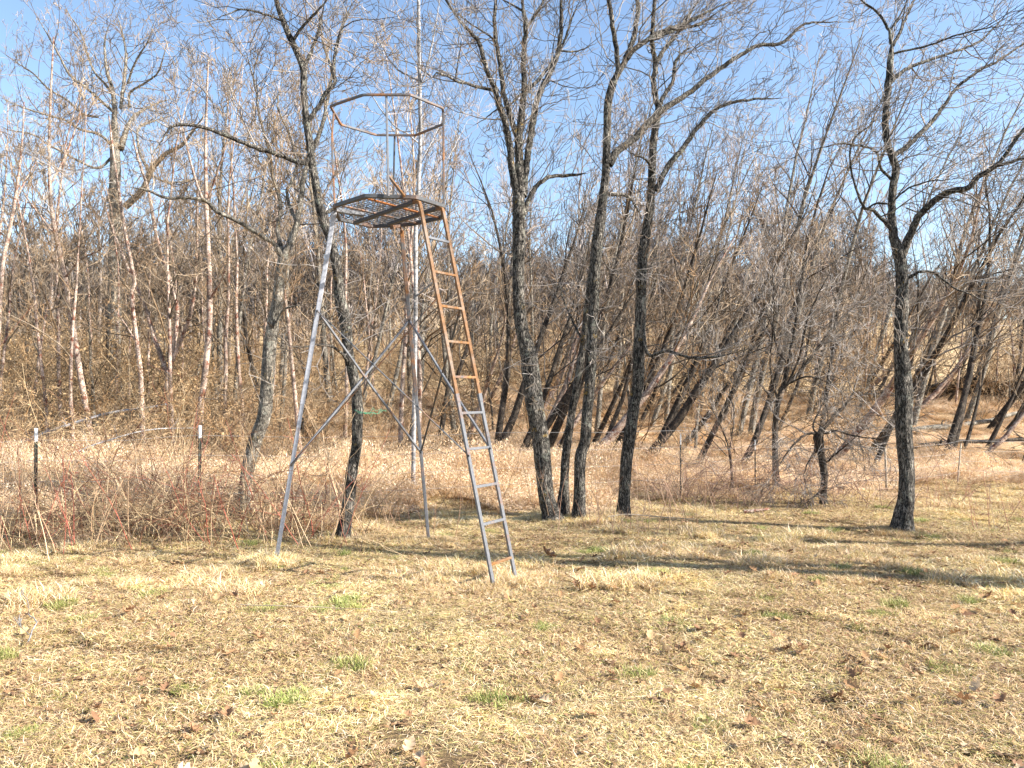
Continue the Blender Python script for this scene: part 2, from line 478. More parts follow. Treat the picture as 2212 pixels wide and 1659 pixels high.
def blades(n, size, lmin, lmax, wid, flat, palette, weights, r, upright=0.0, clump=0.0, curl=0.5):
    """a square patch of grass blades; flat 0 = upright .. 1 = lying"""
    base = r.uniform(-size / 2, size / 2, (n, 2))
    if clump:
        cc = r.uniform(-size / 2, size / 2, (max(3, int(n / 40)), 2))
        w = r.integers(0, len(cc), n); m = r.random(n) < clump
        base[m] = cc[w[m]] + r.normal(0, 0.02, (m.sum(), 2))
    L = r.uniform(lmin, lmax, n) * r.uniform(0.6, 1.0, n)
    az = r.uniform(0, 2 * math.pi, n)
    el = np.clip(r.normal(math.pi / 2 * (1 - flat), 0.28, n), 0.05, 1.5)
    d = np.stack([np.cos(az) * np.cos(el), np.sin(az) * np.cos(el), np.sin(el)], -1)
    az2 = az + r.normal(0, curl, n); el2 = el - r.uniform(0.1, 1.0, n) * curl * 1.6
    d2 = np.stack([np.cos(az2) * np.cos(el2), np.sin(az2) * np.cos(el2), np.sin(el2)], -1)
    p0 = np.concatenate([base, r.uniform(-0.01, 0.012, (n, 1))], 1)
    p1 = p0 + d * L[:, None] * 0.5
    p2 = p1 + d2 * L[:, None] * 0.5
    p2[:, 2] = np.maximum(p2[:, 2], 0.004)
    s = np.stack([-np.sin(az), np.cos(az), r.normal(0, 0.5, n)], -1); s /= np.linalg.norm(s, axis=1, keepdims=True)
    w = wid * r.uniform(0.6, 1.4, n)[:, None] / 2
    V = np.stack([p0 - s * w, p0 + s * w, p1 - s * w * 0.9, p1 + s * w * 0.9, p2], 1).reshape(-1, 3)
    k = np.arange(n)[:, None] * 5
    q = k + np.array([[0, 1, 3, 2]]); t = k + np.array([[2, 3, 4]])
    pal = np.array(palette); ci = r.choice(len(pal), n, p=np.array(weights) / sum(weights))
    c = pal[ci] * r.uniform(0.8, 1.2, (n, 1))
    return V, [q, t], np.repeat(c, 5, axis=0)

LAWN = [(0.78, 0.61, 0.34), (0.64, 0.47, 0.25), (0.46, 0.31, 0.19), (0.56, 0.49, 0.18), (0.30, 0.32, 0.09), (0.92, 0.80, 0.59), (0.20, 0.12, 0.08)]
def in_view(x, y, m=1.6):
    return np.abs(x) < y * 0.637 + m

lawn_meshes = []
for k in range(6):
    w = [4, 4, 2.6, 2.2, 0.9 + 0.5 * (k % 3), 2.0, 1.6]
    v, f, c = blades(3900, 0.62, 0.03, 0.10, 0.0025, [0.82, 0.9, 0.78, 0.86, 0.72, 0.92][k], LAWN, w, rng, clump=0.35)
    # crumbled leaf bits and dark thatch lying between the blades
    v2, f2, c2 = blades(95, 0.62, 0.018, 0.045, 0.017, 0.85, [(0.34, 0.21, 0.11), (0.16, 0.10, 0.06), (0.50, 0.36, 0.21), (0.24, 0.14, 0.08)], [3, 2, 3, 2], rng, clump=0.55)
    v2 = v2.copy(); v2[:, 2] += 0.012; m = len(v)
    v = np.vstack([v, v2]); f = [np.vstack([f[0], f2[0] + m]), np.vstack([f[1], f2[1] + m])]; c = np.vstack([c, c2])
    lawn_meshes.append(mesh_np('lawn_patch', v, f, M_grass, False, c))
v, f, c = blades(1500, 0.40, 0.09, 0.22, 0.0045, 0.42, LAWN, [5, 3, 1, 1.5, 0.4, 4, 0.5], rng, clump=0.8)
lawn_meshes.append(mesh_np('tuft_patch', v, f, M_grass, False, c))
v, f, c = blades(500, 0.22, 0.05, 0.13, 0.005, 0.3, [(0.19, 0.25, 0.06), (0.33, 0.37, 0.11), (0.58, 0.53, 0.26)], [2, 3, 3], rng, clump=0.7)
lawn_meshes.append(mesh_np('green_tuft', v, f, M_grass, False, c))

def jgrid(x0, x1, y0, y1, step, r, m=1.6):
    xs, ys = np.meshgrid(np.arange(x0, x1, step), np.arange(y0, y1, step))
    xs = xs.ravel() + r.uniform(-0.5, 0.5, xs.size) * step; ys = ys.ravel() + r.uniform(-0.5, 0.5, ys.size) * step
    k = in_view(xs, ys, m)
    return xs[k], ys[k]

xs, ys = jgrid(-11, 11, 2.3, 14.5, 0.34, rng)
n = len(xs)
idx = rng.integers(0, 6, n)
sc = rng.uniform(0.9, 1.25, n)
# paler longer tufts and fresh green ones
tx, ty = jgrid(-11, 11, 2.6, 15, 0.55, rng)
keep = (np.sin(tx * 0.9 + ty * 0.7) + np.sin(ty * 1.7 - tx * 0.4 + 2) + rng.normal(0, 0.8, len(tx))) > np.where(ty > 6.2, 0.1, 9.0)
tx, ty = tx[keep], ty[keep]
ux, uy = rng.uniform(-8, 8, 230), rng.uniform(2.8, 11, 230)
k = in_view(ux, uy); ux, uy = ux[k], uy[k]
ax_ = np.concatenate([xs, tx, ux]); ay_ = np.concatenate([ys, ty, uy])
aidx = np.concatenate([idx, np.full(len(tx), 6), np.full(len(ux), 7)])
asc = np.concatenate([sc, rng.uniform(0.6, 1.1, len(tx)), rng.uniform(0.5, 0.95, len(ux))])
feet = [(-2.23, 7.6), (-0.9, 8.73), (-0.15, 6.64), (0.03, 6.96), (0.53, 9.9), (0.62, 10.1), (0.82, 9.9), (1.4, 10.2), (4.56, 9.4), (-1.87, 8.75)]
qx = np.concatenate([np.full(7, a) + rng.normal(0, 0.13, 7) for a, b in feet]); qy = np.concatenate([np.full(7, b) + rng.normal(0, 0.13, 7) for a, b in feet])
ax_ = np.concatenate([ax_, qx]); ay_ = np.concatenate([ay_, qy]); aidx = np.concatenate([aidx, np.full(len(qx), 6)]); asc = np.concatenate([asc, rng.uniform(0.5, 0.9, len(qx))])
pts = np.stack([ax_, ay_, ground_z(ax_, ay_)], -1)
rots = np.zeros((len(pts), 3)); rots[:, 2] = rng.uniform(0, 6.28, len(pts))
zs = asc * rng.uniform(0.5, 0.95, len(pts))
scatter('lawn_grass', lawn_meshes, pts, rots, np.stack([asc, asc, zs], -1), aidx,
        'matted straw coloured lawn grass with green tufts in the foreground', 'grass')

# tall dead grass along and beyond the fence
TALL = [(0.80, 0.63, 0.38), (0.66, 0.48, 0.26), (0.90, 0.77, 0.55), (0.36, 0.22, 0.11), (0.84, 0.69, 0.53)]
tall_meshes = []
for k in range(4):
    v, f, c = blades(900, 0.8, 0.35, 0.95, 0.0055, [0.16, 0.24, 0.34, 0.2][k], TALL, [4, 3, 3, 2, 2], rng, clump=0.5, curl=0.7)
    # seed heads: short broad blades high up
    n2 = 900
    v2, f2, c2 = blades(n2, 0.8, 0.03, 0.09, 0.013, 0.35, TALL, [4, 2, 4, 1, 4], rng)
    zoff = np.repeat(rng.uniform(0.15, 0.72, n2), 5); v2 = v2.copy(); v2[:, 2] += zoff
    m = len(v)
    tall_meshes.append(mesh_np('tall_patch', np.vstack([v, v2]), [np.vstack([f[0], f2[0] + m]), np.vstack([f[1], f2[1] + m])], M_tall, False, np.vstack([c, c2])))
def fence_y(x):
    return np.interp(x, [-9, -5.8, -3.96, 2.64, 3.9, 6.0, 7.7, 12], [9.4, 9.75, 10.2, 12.4, 12.9, 13.2, 14.1, 15])
tx, ty = jgrid(-24, 26, 8.6, 34, 0.42, rng, 2.0)
fy = fence_y(tx)
left_edge = np.where(tx < -2.2, fy - 1.55, np.where(tx < 2.3, fy - 1.0, fy - 0.9))
d = ty - left_edge
prob = np.clip(0.15 + d * 0.5 + 0.25 * np.sin(tx * 2.3), 0, 1) * np.where(ty < 19, 0.95, 0.75) * np.where((tx > 3.5) & (ty > 13), 0.7, 1.0)
k = rng.random(len(tx)) < prob
tx, ty, d = tx[k], ty[k], d[k]
lump = 0.62 + 0.5 * np.clip(np.sin(tx * 1.9 + ty * 1.1) * np.sin(ty * 2.3 - tx * 0.8) + 0.5 * np.sin(tx * 0.7 + 2), -1, 1)
hgt = np.clip(0.12 + d * 0.22, 0.12, 0.85) * np.clip(lump, 0.3, 1.2) * rng.uniform(0.6, 1.1, len(tx)) * np.where((ty > 17), 0.65, 1.0) * np.where(tx > 3.0, 0.62, 1.0)
pts = np.stack([tx, ty, ground_z(tx, ty)], -1)
rots = np.zeros((len(pts), 3)); rots[:, 2] = rng.uniform(0, 6.28, len(pts)); rots[:, :2] = rng.normal(0, 0.22, (len(pts), 2))
scatter('tall_dry_grass', tall_meshes, pts, rots, np.stack([np.full(len(tx), 1.0), np.full(len(tx), 1.0), hgt], -1), rng.integers(0, 4, len(tx)),
        'tall beige dead grass standing along the wire fence', 'grass')

# ---------------------------------------------------------------- tripod stand
def bar(pts, w, name, mat, parent, origin, h=None, cap=True, closed=False):
    """square steel tube along a polyline"""
    pts = np.asarray(pts, float); h = h or w
    n = len(pts)
    V = []; F = []
    for i in range(n):
        if closed: t = unit(unit(pts[(i + 1) % n] - pts[i]) + unit(pts[i] - pts[i - 1]))
        elif i == 0: t = unit(pts[1] - pts[0])
        elif i == n - 1: t = unit(pts[-1] - pts[-2])
        else: t = unit(unit(pts[i + 1] - pts[i]) + unit(pts[i] - pts[i - 1]))
        up = np.array([0, 0, 1.0]) if abs(t[2]) < 0.8 else bar.ref
        u = unit(np.cross(t, up)); v = unit(np.cross(u, t))
        c = w * 0.12
        prof = [(-w / 2 + c, -h / 2), (w / 2 - c, -h / 2), (w / 2, -h / 2 + c), (w / 2, h / 2 - c), (w / 2 - c, h / 2), (-w / 2 + c, h / 2), (-w / 2, h / 2 - c), (-w / 2, -h / 2 + c)]
        for a, b in prof: V.append(pts[i] + u * a + v * b - origin)
    m = 8
    for i in range(n if closed else n - 1):
        j = (i + 1) % n
        for k in range(m): F.append((i * m + k, i * m + (k + 1) % m, j * m + (k + 1) % m, j * m + k))
    faces = [np.array(F)]
    if not closed:
        faces.append(np.array([list(range(m))[::-1]])); faces.append(np.array([[(n - 1) * m + k for k in range(m)]]))
    return link_mesh(name, mesh_np(name, V, faces, mat, False), parent)
bar.ref = unit(np.array([0.5, -0.86, 0]))

ZP = 3.33; ZR = 4.25
O = np.array([-1.2, 7.6, 0.0])
stand = empty('tripod_stand', O, 'rusty grey steel tripod hunting stand with ladder, round mesh platform and shooting rail', 'hunting stand')
plat = np.array([[-1.282, 7.02], [-0.851, 7.07], [-0.627, 7.41], [-0.69, 7.88], [-1.03, 8.20], [-1.442, 8.30], [-1.715, 7.97], [-1.640, 7.40]])
rail = np.array([[-1.319, 7.10], [-0.903, 7.10], [-0.642, 7.43], [-0.671, 7.87], [-0.99, 8.22], [-1.39, 8.21], [-1.686, 7.89], [-1.675, 7.38]])
def ring_pts(oct_, z, rc=0.04):
    out = []
    n = len(oct_)
    for i in range(n):
        p = np.array([*oct_[i], z]); a = np.array([*oct_[i - 1], z]); b = np.array([*oct_[(i + 1) % n], z])
        out += [p + unit(a - p) * rc, p * 0.8 + 0.1 * (p + unit(a - p) * rc) + 0.1 * (p + unit(b - p) * rc), p + unit(b - p) * rc]
    return np.array(out)
bar(ring_pts(rail, ZR), 0.021, 'shooting_rail', M_steel_mix, stand, O, closed=True)
bar(ring_pts(plat, ZP), 0.034, 'platform_rim', M_steel_dk, stand, O, h=0.036, closed=True)
# expanded steel mesh floor: diagonal strands clipped to the rim
def clip_line(poly, p, d):
    ts = []
    n = len(poly)
    for i in range(n):
        a = poly[i]; b = poly[(i + 1) % n]; e = b - a
        den = d[0] * e[1] - d[1] * e[0]
        if abs(den) < 1e-9: continue
        t = ((a[0] - p[0]) * e[1] - (a[1] - p[1]) * e[0]) / den
        s = ((a[0] - p[0]) * d[1] - (a[1] - p[1]) * d[0]) / den
        if 0 <= s <= 1: ts.append(t)
    return (min(ts), max(ts)) if len(ts) >= 2 else None
Wm = Wood()
cen = plat.mean(0)
for ang in (0.35, -0.75):
    d2 = np.array([math.cos(ang), math.sin(ang)]); nn = np.array([-d2[1], d2[0]])
    for q in np.arange(-0.8, 0.8, 0.05):
        c = clip_line(plat, cen + nn * q, d2)
        if c:
            a = cen + nn * q + d2 * c[0]; b = cen + nn * q + d2 * c[1]
            Wm.add([[*a, ZP + 0.012], [*b, ZP + 0.012]], 0.0026, 4)
Wm.build('mesh_floor', M_steel_dk, stand, O)
def PP(x, y, z):   # point of the platform plane (height z) seen at x, y
    D = (z - CAMZ) * FPX / (850.0 - y)
    return np.array([(x - 1106) / FPX * D, D, z])
zb = ZP - 0.03
# two ladder rails, which bend over and run on under the platform
Lt = PP(905, 431, zb); Rt = PP(955, 445, zb)
L0 = P(1067, 1268, 6.645); L0[2] = gz(L0[0], L0[1]) + 0.005
R0 = P(1114, 1250, 6.96); R0[2] = gz(R0[0], R0[1]) + 0.005
Ld = unit(np.array([-0.78, 0.99, 0]))
def rail_path(top, foot):
    d = unit(foot - top)
    corner = top.copy()
    k = 0.09
    return [corner + Ld * k, corner + Ld * k * 0.45 + d * 0.01, corner + Ld * 0.1 * k + d * k * 0.25, corner + d * k * 0.7, corner + d * k * 1.5]
def split_rail(nm_top, top, foot):
    head = rail_path(top + np.array([0, 0, 0]), foot)
    d = unit(foot - top)
    Lh = np.linalg.norm(foot - top)
    bar.ref = unit(np.array([0.5, -0.86, 0]))
    j1, j2 = top + d * Lh * 0.53, top + d * Lh * 0.53
    bar([*head, j1], 0.031, 'ladder_rail', M_rust, stand, O)
    bar([j1 - d * 0.05, j1 + d * 0.02], 0.037, 'rail_sleeve', M_steel, stand, O)
    bar([j2 - d * 0.01, foot], 0.030, 'ladder_rail', M_steel, stand, O)
split_rail('l', Lt, L0); split_rail('r', Rt, R0)
for i, y in enumerate([517, 590, 664, 740, 815, 892, 968, 1048, 1127, 1211]):
    def at_y(top, foot, yy):
        lo, hi = 0.0, 1.0
        for _ in range(40):
            m = (lo + hi) / 2; p = top + (foot - top) * m
            py = 850 - (p[2] - CAMZ) / p[1] * FPX
            if py < yy: lo = m
            else: hi = m
        return top + (foot - top) * lo
    yl = [512, 588, 662, 738, 814, 892, 969, 1050, 1131, 1216][i]; yr = [522, 593, 665, 740, 815, 891, 967, 1046, 1123, 1206][i]
    a = at_y(Lt, L0, yl); b = at_y(Rt, R0, yr)
    zz = (a[2] + b[2]) / 2; a[2] = zz; b[2] = zz
    ins = unit(b - a) * 0.012
    r_ = bar([a + ins, b - ins], 0.024, 'rung', [M_steel, M_rust, M_rust, M_rust, M_steel_mix, M_steel, M_steel, M_steel, M_steel, M_rust][i], stand, O, h=0.022)
# beams under the platform
bar([Lt + Ld * 0.09, Lt + Ld * 1.22], 0.036, 'support_beam', M_steel_dk, stand, O, h=0.034)
bar([Rt + Ld * 0.09, Rt + Ld * 0.98], 0.036, 'support_beam', M_steel_dk, stand, O, h=0.034)
bar([PP(737, 443, ZP + 0.0), PP(900, 481, ZP + 0.0)], 0.03, 'cross_member', M_steel_mix, stand, O, h=0.014)
bar([PP(790, 427, ZP + 0.0), PP(945, 469, ZP + 0.0)], 0.03, 'cross_member', M_rust_red, stand, O, h=0.014)
# uprights of the rail
def up(xa, ya, za, xb, yb, zb_, mat, mid=None, w=0.019):
    a = PP(xa, ya, za); b = PP(xb, yb, zb_)
    pts = [a, b] if mid is None else [a, mid, b]
    bar(pts, w, 'rail_upright', mat, stand, O)
bar.ref = np.array([0.3, -0.95, 0])
up(833.5, 203, ZR - 0.0, 838.5, 423, ZP - 0.01, M_steel)
a = np.array([rail[7][0] * 0.7 + rail[6][0] * 0.3, rail[7][1] * 0.7 + rail[6][1] * 0.3, ZR]); b = np.array([-1.66, 7.52, ZP - 0.02])
bar([a, a + np.array([-0.015, 0, -0.22]), a + np.array([-0.01, 0, -0.45]), b], 0.018, 'rail_upright', M_steel_mix, stand, O)
a = np.array([-0.645, 7.52, ZR]); b = np.array([-0.648, 7.60, ZP - 0.02])
bar([a, b], 0.018, 'rail_upright', M_steel_mix, stand, O)
a = np.array([-1.205, 8.225, ZR]); b = np.array([-1.23, 8.25, ZP - 0.02])
bar([a, b], 0.018, 'rail_upright', M_steel_dk, stand, O)
bar([PP(839, 379, 3.55) * [1, 1, 1], PP(873, 423, ZP)], 0.022, 'diagonal_brace', M_rust, stand, O)
# legs
LFT = P(596, 1217, 7.60); LFT[2] = gz(LFT[0], LFT[1])
LTOP = np.array([-1.675, 7.56, ZP - 0.02])
BFT = P(926, 1168, 8.75); BFT[2] = gz(BFT[0], BFT[1])
BT1 = np.array([-1.215, 8.10, ZP - 0.05]); BT2 = P(867, 492, 8.25)
bar.ref = unit(np.array([0.2, -0.97, 0.0]))
dl = unit(LFT - LTOP); LL = np.linalg.norm(LFT - LTOP)
bar([LTOP, LTOP + dl * LL * 0.55], 0.043, 'leg', M_steel_lt, stand, O)
bar([LTOP + dl * (LL * 0.55 - 0.02), LFT], 0.037, 'leg', M_steel_lt, stand, O)
bar([PP(724, 452, ZP - 0.02), PP(782, 463, ZP - 0.02)], 0.04, 'leg_bracket', M_steel, stand, O)
db = unit(BFT - BT2); LB = np.linalg.norm(BFT - BT2)
bar([BT1, BT2 - db * 0.0 + np.array([-0.01, 0, 0.02]), BT2 + db * 0.04, BT2 + db * LB * 0.52], 0.04, 'leg', M_steel_mix, stand, O)
bar([BT2 + db * (LB * 0.52 - 0.02), BFT], 0.034, 'leg', M_steel, stand, O)
def on(a, b, y):
    lo, hi = 0.0, 1.0
    for _ in range(40):
        m = (lo + hi) / 2; p = a + (b - a) * m
        if 850 - (p[2] - CAMZ) / p[1] * FPX < y: lo = m
        else: hi = m
    return a + (b - a) * lo
lh, ll_ = on(LTOP, LFT, 672), on(LTOP, LFT, 1004)
bh, bl = on(BT2, BFT, 692), on(BT2, BFT, 977)
kh, kl = on(Lt, L0, 640), on(Lt, L0, 984)
rh, rl = on(Rt, R0, 655), on(Rt, R0, 968)
f = np.array([0, -0.03, 0])
braces = [(lh, bl, M_steel), (lh + f, kl - f, M_steel_dk), (ll_ + f, bh, M_steel), (ll_ + 2 * f, kh - f, M_steel_mix), (bh, rl - f, M_steel), (bl, rh - f, M_steel_dk)]
for a, b, m_ in braces:
    midp = (a + b) / 2 + rng.normal(0, 0.006, 3)
    bar([a, midp, b], 0.021, 'cross_brace', m_, stand, O, h=0.007 if m_ is not M_steel else 0.02)
Wb = Wood()
for p in (lh, ll_, bh, bl, kl, rl):
    Wb = Wood(); Wb.add([p + [0, -0.035, 0], p + [0, 0.03, 0]], 0.011, 6); Wb.build('bolt', M_steel_dk, stand, O)

# ---------------------------------------------------------------- trees traced from life
def path3(pts, D0, D1=None, noise=0.0):
    """[(x,y,w)...] picture points -> world xyz + radius, distance running D0..D1"""
    D1 = D0 if D1 is None else D1
    L = [0.0]
    for a, b in zip(pts[:-1], pts[1:]): L.append(L[-1] + math.hypot(b[0] - a[0], b[1] - a[1]))
    out = []
    for q, s in zip(pts, L):
        D = D0 + (D1 - D0) * s / max(L[-1], 1e-6)
        p = P(q[0], q[1], D) + rng.normal(0, 1, 3) * noise * [0, 1, 0]
        out.append([*p, q[2] / 2 / FPX * D])
    return np.array(out)

def twigs_along(W, pl, r, every, L, rad, depth=2, trop=(0.05, 0, 0.5), t0=0.1, nb=4, wig=0.22, spread=0.8, rmin=0.0022, ratio=0.62, lean=None):
    seg = np.linalg.norm(np.diff(pl[:, :3], axis=0), axis=1)
    tot = seg.sum(); cum = np.concatenate([[0], np.cumsum(seg)])
    s = tot * t0 + r.uniform(0, every)
    while s < tot:
        i = min(np.searchsorted(cum, s) - 1, len(seg) - 1); i = max(i, 0)
        f = (s - cum[i]) / max(seg[i], 1e-6)
        p = pl[i, :3] * (1 - f) + pl[i + 1, :3] * f
        R = pl[i, 3] * (1 - f) + pl[i + 1, 3] * f
        d = unit(pl[i + 1, :3] - pl[i, :3])
        side = unit(np.cross(d, r.normal(0, 1, 3)))
        nd = unit(d * 0.55 + side * r.uniform(0.7, 1.1) + np.array(lean if lean else (0, 0, 0)))
        k = r.uniform(0.5, 1.2) * (1.0 - 0.35 * s / tot)
        grow(W, p, nd, L * k, min(rad * k, max(rmin, R * 0.6)), depth, r, wig, trop, spread, nb, rmin, ratio)
        s += every * r.uniform(0.5, 1.5)
    # the tip carries on as twigs
    for _ in range(2):
        d = unit(pl[-1, :3] - pl[-3 if len(pl) > 3 else 0, :3])
        grow(W, pl[-1, :3], unit(d + r.normal(0, 0.3, 3)), L * 0.9, max(rmin, pl[-1, 3] * 0.7), depth, r, wig, trop, spread, nb, rmin, ratio)

def hero(name, label, D, trunk, limbs, mat, twmat, seed, cat='tree', every=0.135, L=0.95, tw_r=0.010, depth=2, trop=(0.05, 0, 0.5), low_twigs=0, group=None, drift=0.35, lean=None, sides=24, bark=0.085, nb=4, rmin=0.0028, z0=None):
    r = np.random.default_rng(seed)
    tp = path3(trunk, D)
    base = tp[0, :3].copy(); base[2] = gz(base[0], base[1])
    tp[0, 2] = base[2] - 0.06
    root = empty(name, base, label, cat, group)
    sp = catmull(tp, 0.03 if sides > 12 else 0.12)
    sp[:, :3] += 0
    # root flare
    dist = np.linalg.norm(sp[:, :3] - sp[0, :3], axis=1)
    sp[:, 3] *= 1 + 0.3 * np.exp(-dist / 0.22) + 0.55 * np.exp(-dist / 0.06)
    W = Wood(); W.add(sp[:, :3], sp[:, 3], sides, bark)
    W.build('trunk', mat, root, base)
    T = Wood()
    seen = [(sp[:, 0] / sp[:, 1] * FPX + 1106, (CAMZ - sp[:, 2]) / sp[:, 1] * FPX + 850, sp[:, 1])]
    for i, lm in enumerate(limbs):
        dd = r.uniform(-1, 1) * drift if len(lm) == 1 or not isinstance(lm[1], (int, float)) else lm[1]
        pts = lm[0] if (len(lm) == 2 and isinstance(lm[1], (int, float))) else lm
        best = (1e9, D)
        for (U_, V_, D_) in seen:
            e = np.hypot(U_ - pts[0][0], V_ - pts[0][1]); k_ = int(e.argmin())
            if e[k_] < best[0]: best = (e[k_], D_[k_])
        q = path3(pts, best[1], best[1] + dd)
        q[-1, 3] *= 0.45
        sq = catmull(q, 0.05)
        sq[1:-1, :3] += r.normal(0, 0.004, (len(sq) - 2, 3))
        seen.append((sq[:, 0] / sq[:, 1] * FPX + 1106, (CAMZ - sq[:, 2]) / sq[:, 1] * FPX + 850, sq[:, 1]))
        Wl = Wood(); Wl.add(sq[:, :3], sq[:, 3], 12 if pts[0][2] > 9 else 7, bark * 0.8)
        Wl.build('limb', mat, root, base)
        twigs_along(T, sq, r, every, L, tw_r, depth, trop, 0.12, nb, rmin=rmin, lean=lean)
    if low_twigs:
        for _ in range(low_twigs):
            i = r.integers(int(len(sp) * 0.35), len(sp) - 1)
            d = unit(np.array([r.uniform(-1, 1), r.uniform(-1, 1), r.uniform(-0.1, 0.5)]))
            grow(T, sp[i, :3], d, r.uniform(0.3, 1.1), 0.005, 2, r, 0.2, (0, 0, 0.1), 0.7, 3, rmin, 0.6)
    if T.pl: T.build('crown', twmat, root, base, True)
    return root

# C: forked trunk in the middle
cx = lambda X, Y, w: (884.8 + X * 0.3779, Y * 0.3779, w * 0.3779)
hero('forked_tree', 'thick dark trunk forking high into many limbs, just right of the ladder', 9.9,
     [(1200, 1140, 42), (1190, 1105, 36), (1180, 1070, 34), (1170, 970, 36), (1154, 870, 38), (1142, 770, 36), (1127, 710, 27), (1120, 627, 25), (1121, 529, 27), (1121, 453, 28), (1119, 425, 26)],
     [([cx(625, 1150, 52), cx(590, 1000, 42), cx(575, 850, 40), cx(545, 700, 36), cx(510, 600, 34), cx(490, 520, 32), cx(440, 400, 26), cx(400, 250, 24), cx(350, 190, 20), cx(280, 110, 15), cx(210, 0, 12), cx(180, -80, 8)], -0.3),
      ([cx(630, 1150, 58), cx(626, 900, 50), cx(625, 780, 46), cx(640, 650, 38), cx(655, 500, 34), cx(650, 400, 30), cx(655, 250, 28), cx(665, 160, 26), cx(650, 60, 20), cx(640, -60, 14)], 0.2),
      ([cx(650, 1120, 44), cx(680, 850, 38), cx(705, 700, 36), cx(720, 600, 34), cx(760, 500, 32), cx(810, 400, 30), cx(850, 290, 28), cx(865, 150, 22), cx(870, 0, 16), cx(880, -90, 10)], 0.5),
      ([cx(620, 800, 34), cx(575, 660, 32), cx(540, 550, 30), cx(530, 470, 28), cx(515, 350, 25), cx(490, 230, 22), cx(485, 100, 20), cx(492, 0, 16), cx(500, -90, 10)], 0.1),
      ([cx(480, 520, 20), cx(370, 490, 18), cx(260, 460, 15), cx(200, 425, 13), cx(155, 413, 11), cx(130, 440, 5)], -0.5),
      ([cx(265, 455, 8), cx(275, 350, 7), cx(295, 250, 5), cx(302, 180, 3)], -0.2),
      ([cx(665, 165, 20), cx(700, 110, 17), cx(770, 0, 13), cx(800, -80, 8)], 0.1),
      ([cx(665, 525, 22), cx(740, 450, 20), cx(830, 330, 15), cx(850, 280, 12)], 0.4),
      ([cx(858, 285, 16), cx(890, 220, 14), cx(930, 100, 11), cx(975, 0, 8)], 0.2),
      ([cx(862, 290, 12), cx(940, 295, 10), cx(1020, 270, 5), cx(1090, 230, 3)], 0.3),
      ([cx(497, 240, 13), cx(420, 180, 10), cx(340, 130, 8), cx(230, 50, 6)], -0.3),
      ([cx(650, 65, 14), cx(590, 30, 12), cx(520, -10, 10)], 0.2),
      ([cx(655, 530, 16), cx(610, 560, 14), cx(575, 600, 12), cx(490, 630, 9), cx(430, 680, 7), cx(370, 715, 4)], -0.4),
      ([cx(650, 1230, 34), cx(690, 1120, 30), cx(730, 1060, 26), cx(800, 1012, 22), cx(930, 1000, 18), cx(1010, 992, 9)], 0.6)],
     M_bark, M_twig, 11, low_twigs=26, L=1.0)
# D: thin companion
hero('slim_tree', 'slender crooked trunk squeezed between the forked trunk and the straight dark one', 10.1,
     [(1216, 1112, 25), (1217, 1085, 26), (1219, 1050, 20), (1222, 990, 18), (1232, 910, 17), (1246, 830, 16), (1256, 770, 15), (1264, 710, 14), (1272, 640, 14), (1281, 560, 13), (1287, 515, 12)],
     [([(1260, 740, 6), (1235, 690, 5), (1215, 640, 3), (1205, 600, 2)], 0.2)], M_bark, M_twig, 12, low_twigs=10)
# E
hero('tall_dark_tree', 'tall dark trunk with a long limb sweeping right, middle of the grouped trunks', 9.9,
     [(1250, 1130, 28), (1252, 1070, 25), (1254, 990, 24), (1264, 950, 23), (1268, 890, 23), (1274, 830, 22), (1278, 750, 23), (1282, 670, 21), (1286, 590, 22), (1290, 530, 24), (1300, 453, 21), (1308, 378, 18), (1311, 302, 17), (1313, 227, 17), (1321, 189, 16), (1325, 178, 16)],
     [([(1325, 180, 13), (1334, 151, 11), (1331, 106, 11), (1323, 57, 10), (1319, 19, 9), (1310, -10, 7), (1300, -40, 5)], -0.2),
      ([(1323, 180, 15), (1338, 155, 13), (1353, 125, 13), (1368, 83, 11), (1376, 45, 10), (1378, 0, 9), (1380, -40, 6)], 0.2),
      ([(1353, 128, 12), (1376, 102, 11), (1410, 79, 10), (1444, 62, 9), (1475, 53, 8), (1520, 30, 6), (1570, 5, 4)], 0.5),
      ([(1408, 87, 9), (1440, 72, 8), (1475, 60, 7), (1510, 52, 6), (1560, 20, 4)], 0.5),
      ([(1316, 356, 17), (1334, 325, 16), (1372, 298, 15), (1406, 261, 15), (1429, 238, 14), (1475, 210, 12), (1520, 175, 11), (1560, 145, 10), (1600, 118, 9), (1640, 98, 8), (1690, 92, 7), (1740, 52, 5), (1820, 48, 3)], 0.8),
      ([(1316, 420, 10), (1352, 422, 7), (1370, 440, 5), (1385, 470, 3)], 0.3)],
     M_bark, M_twig, 13, low_twigs=22, trop=(0.35, 0, 0.4), lean=(0.3, 0, 0.1))
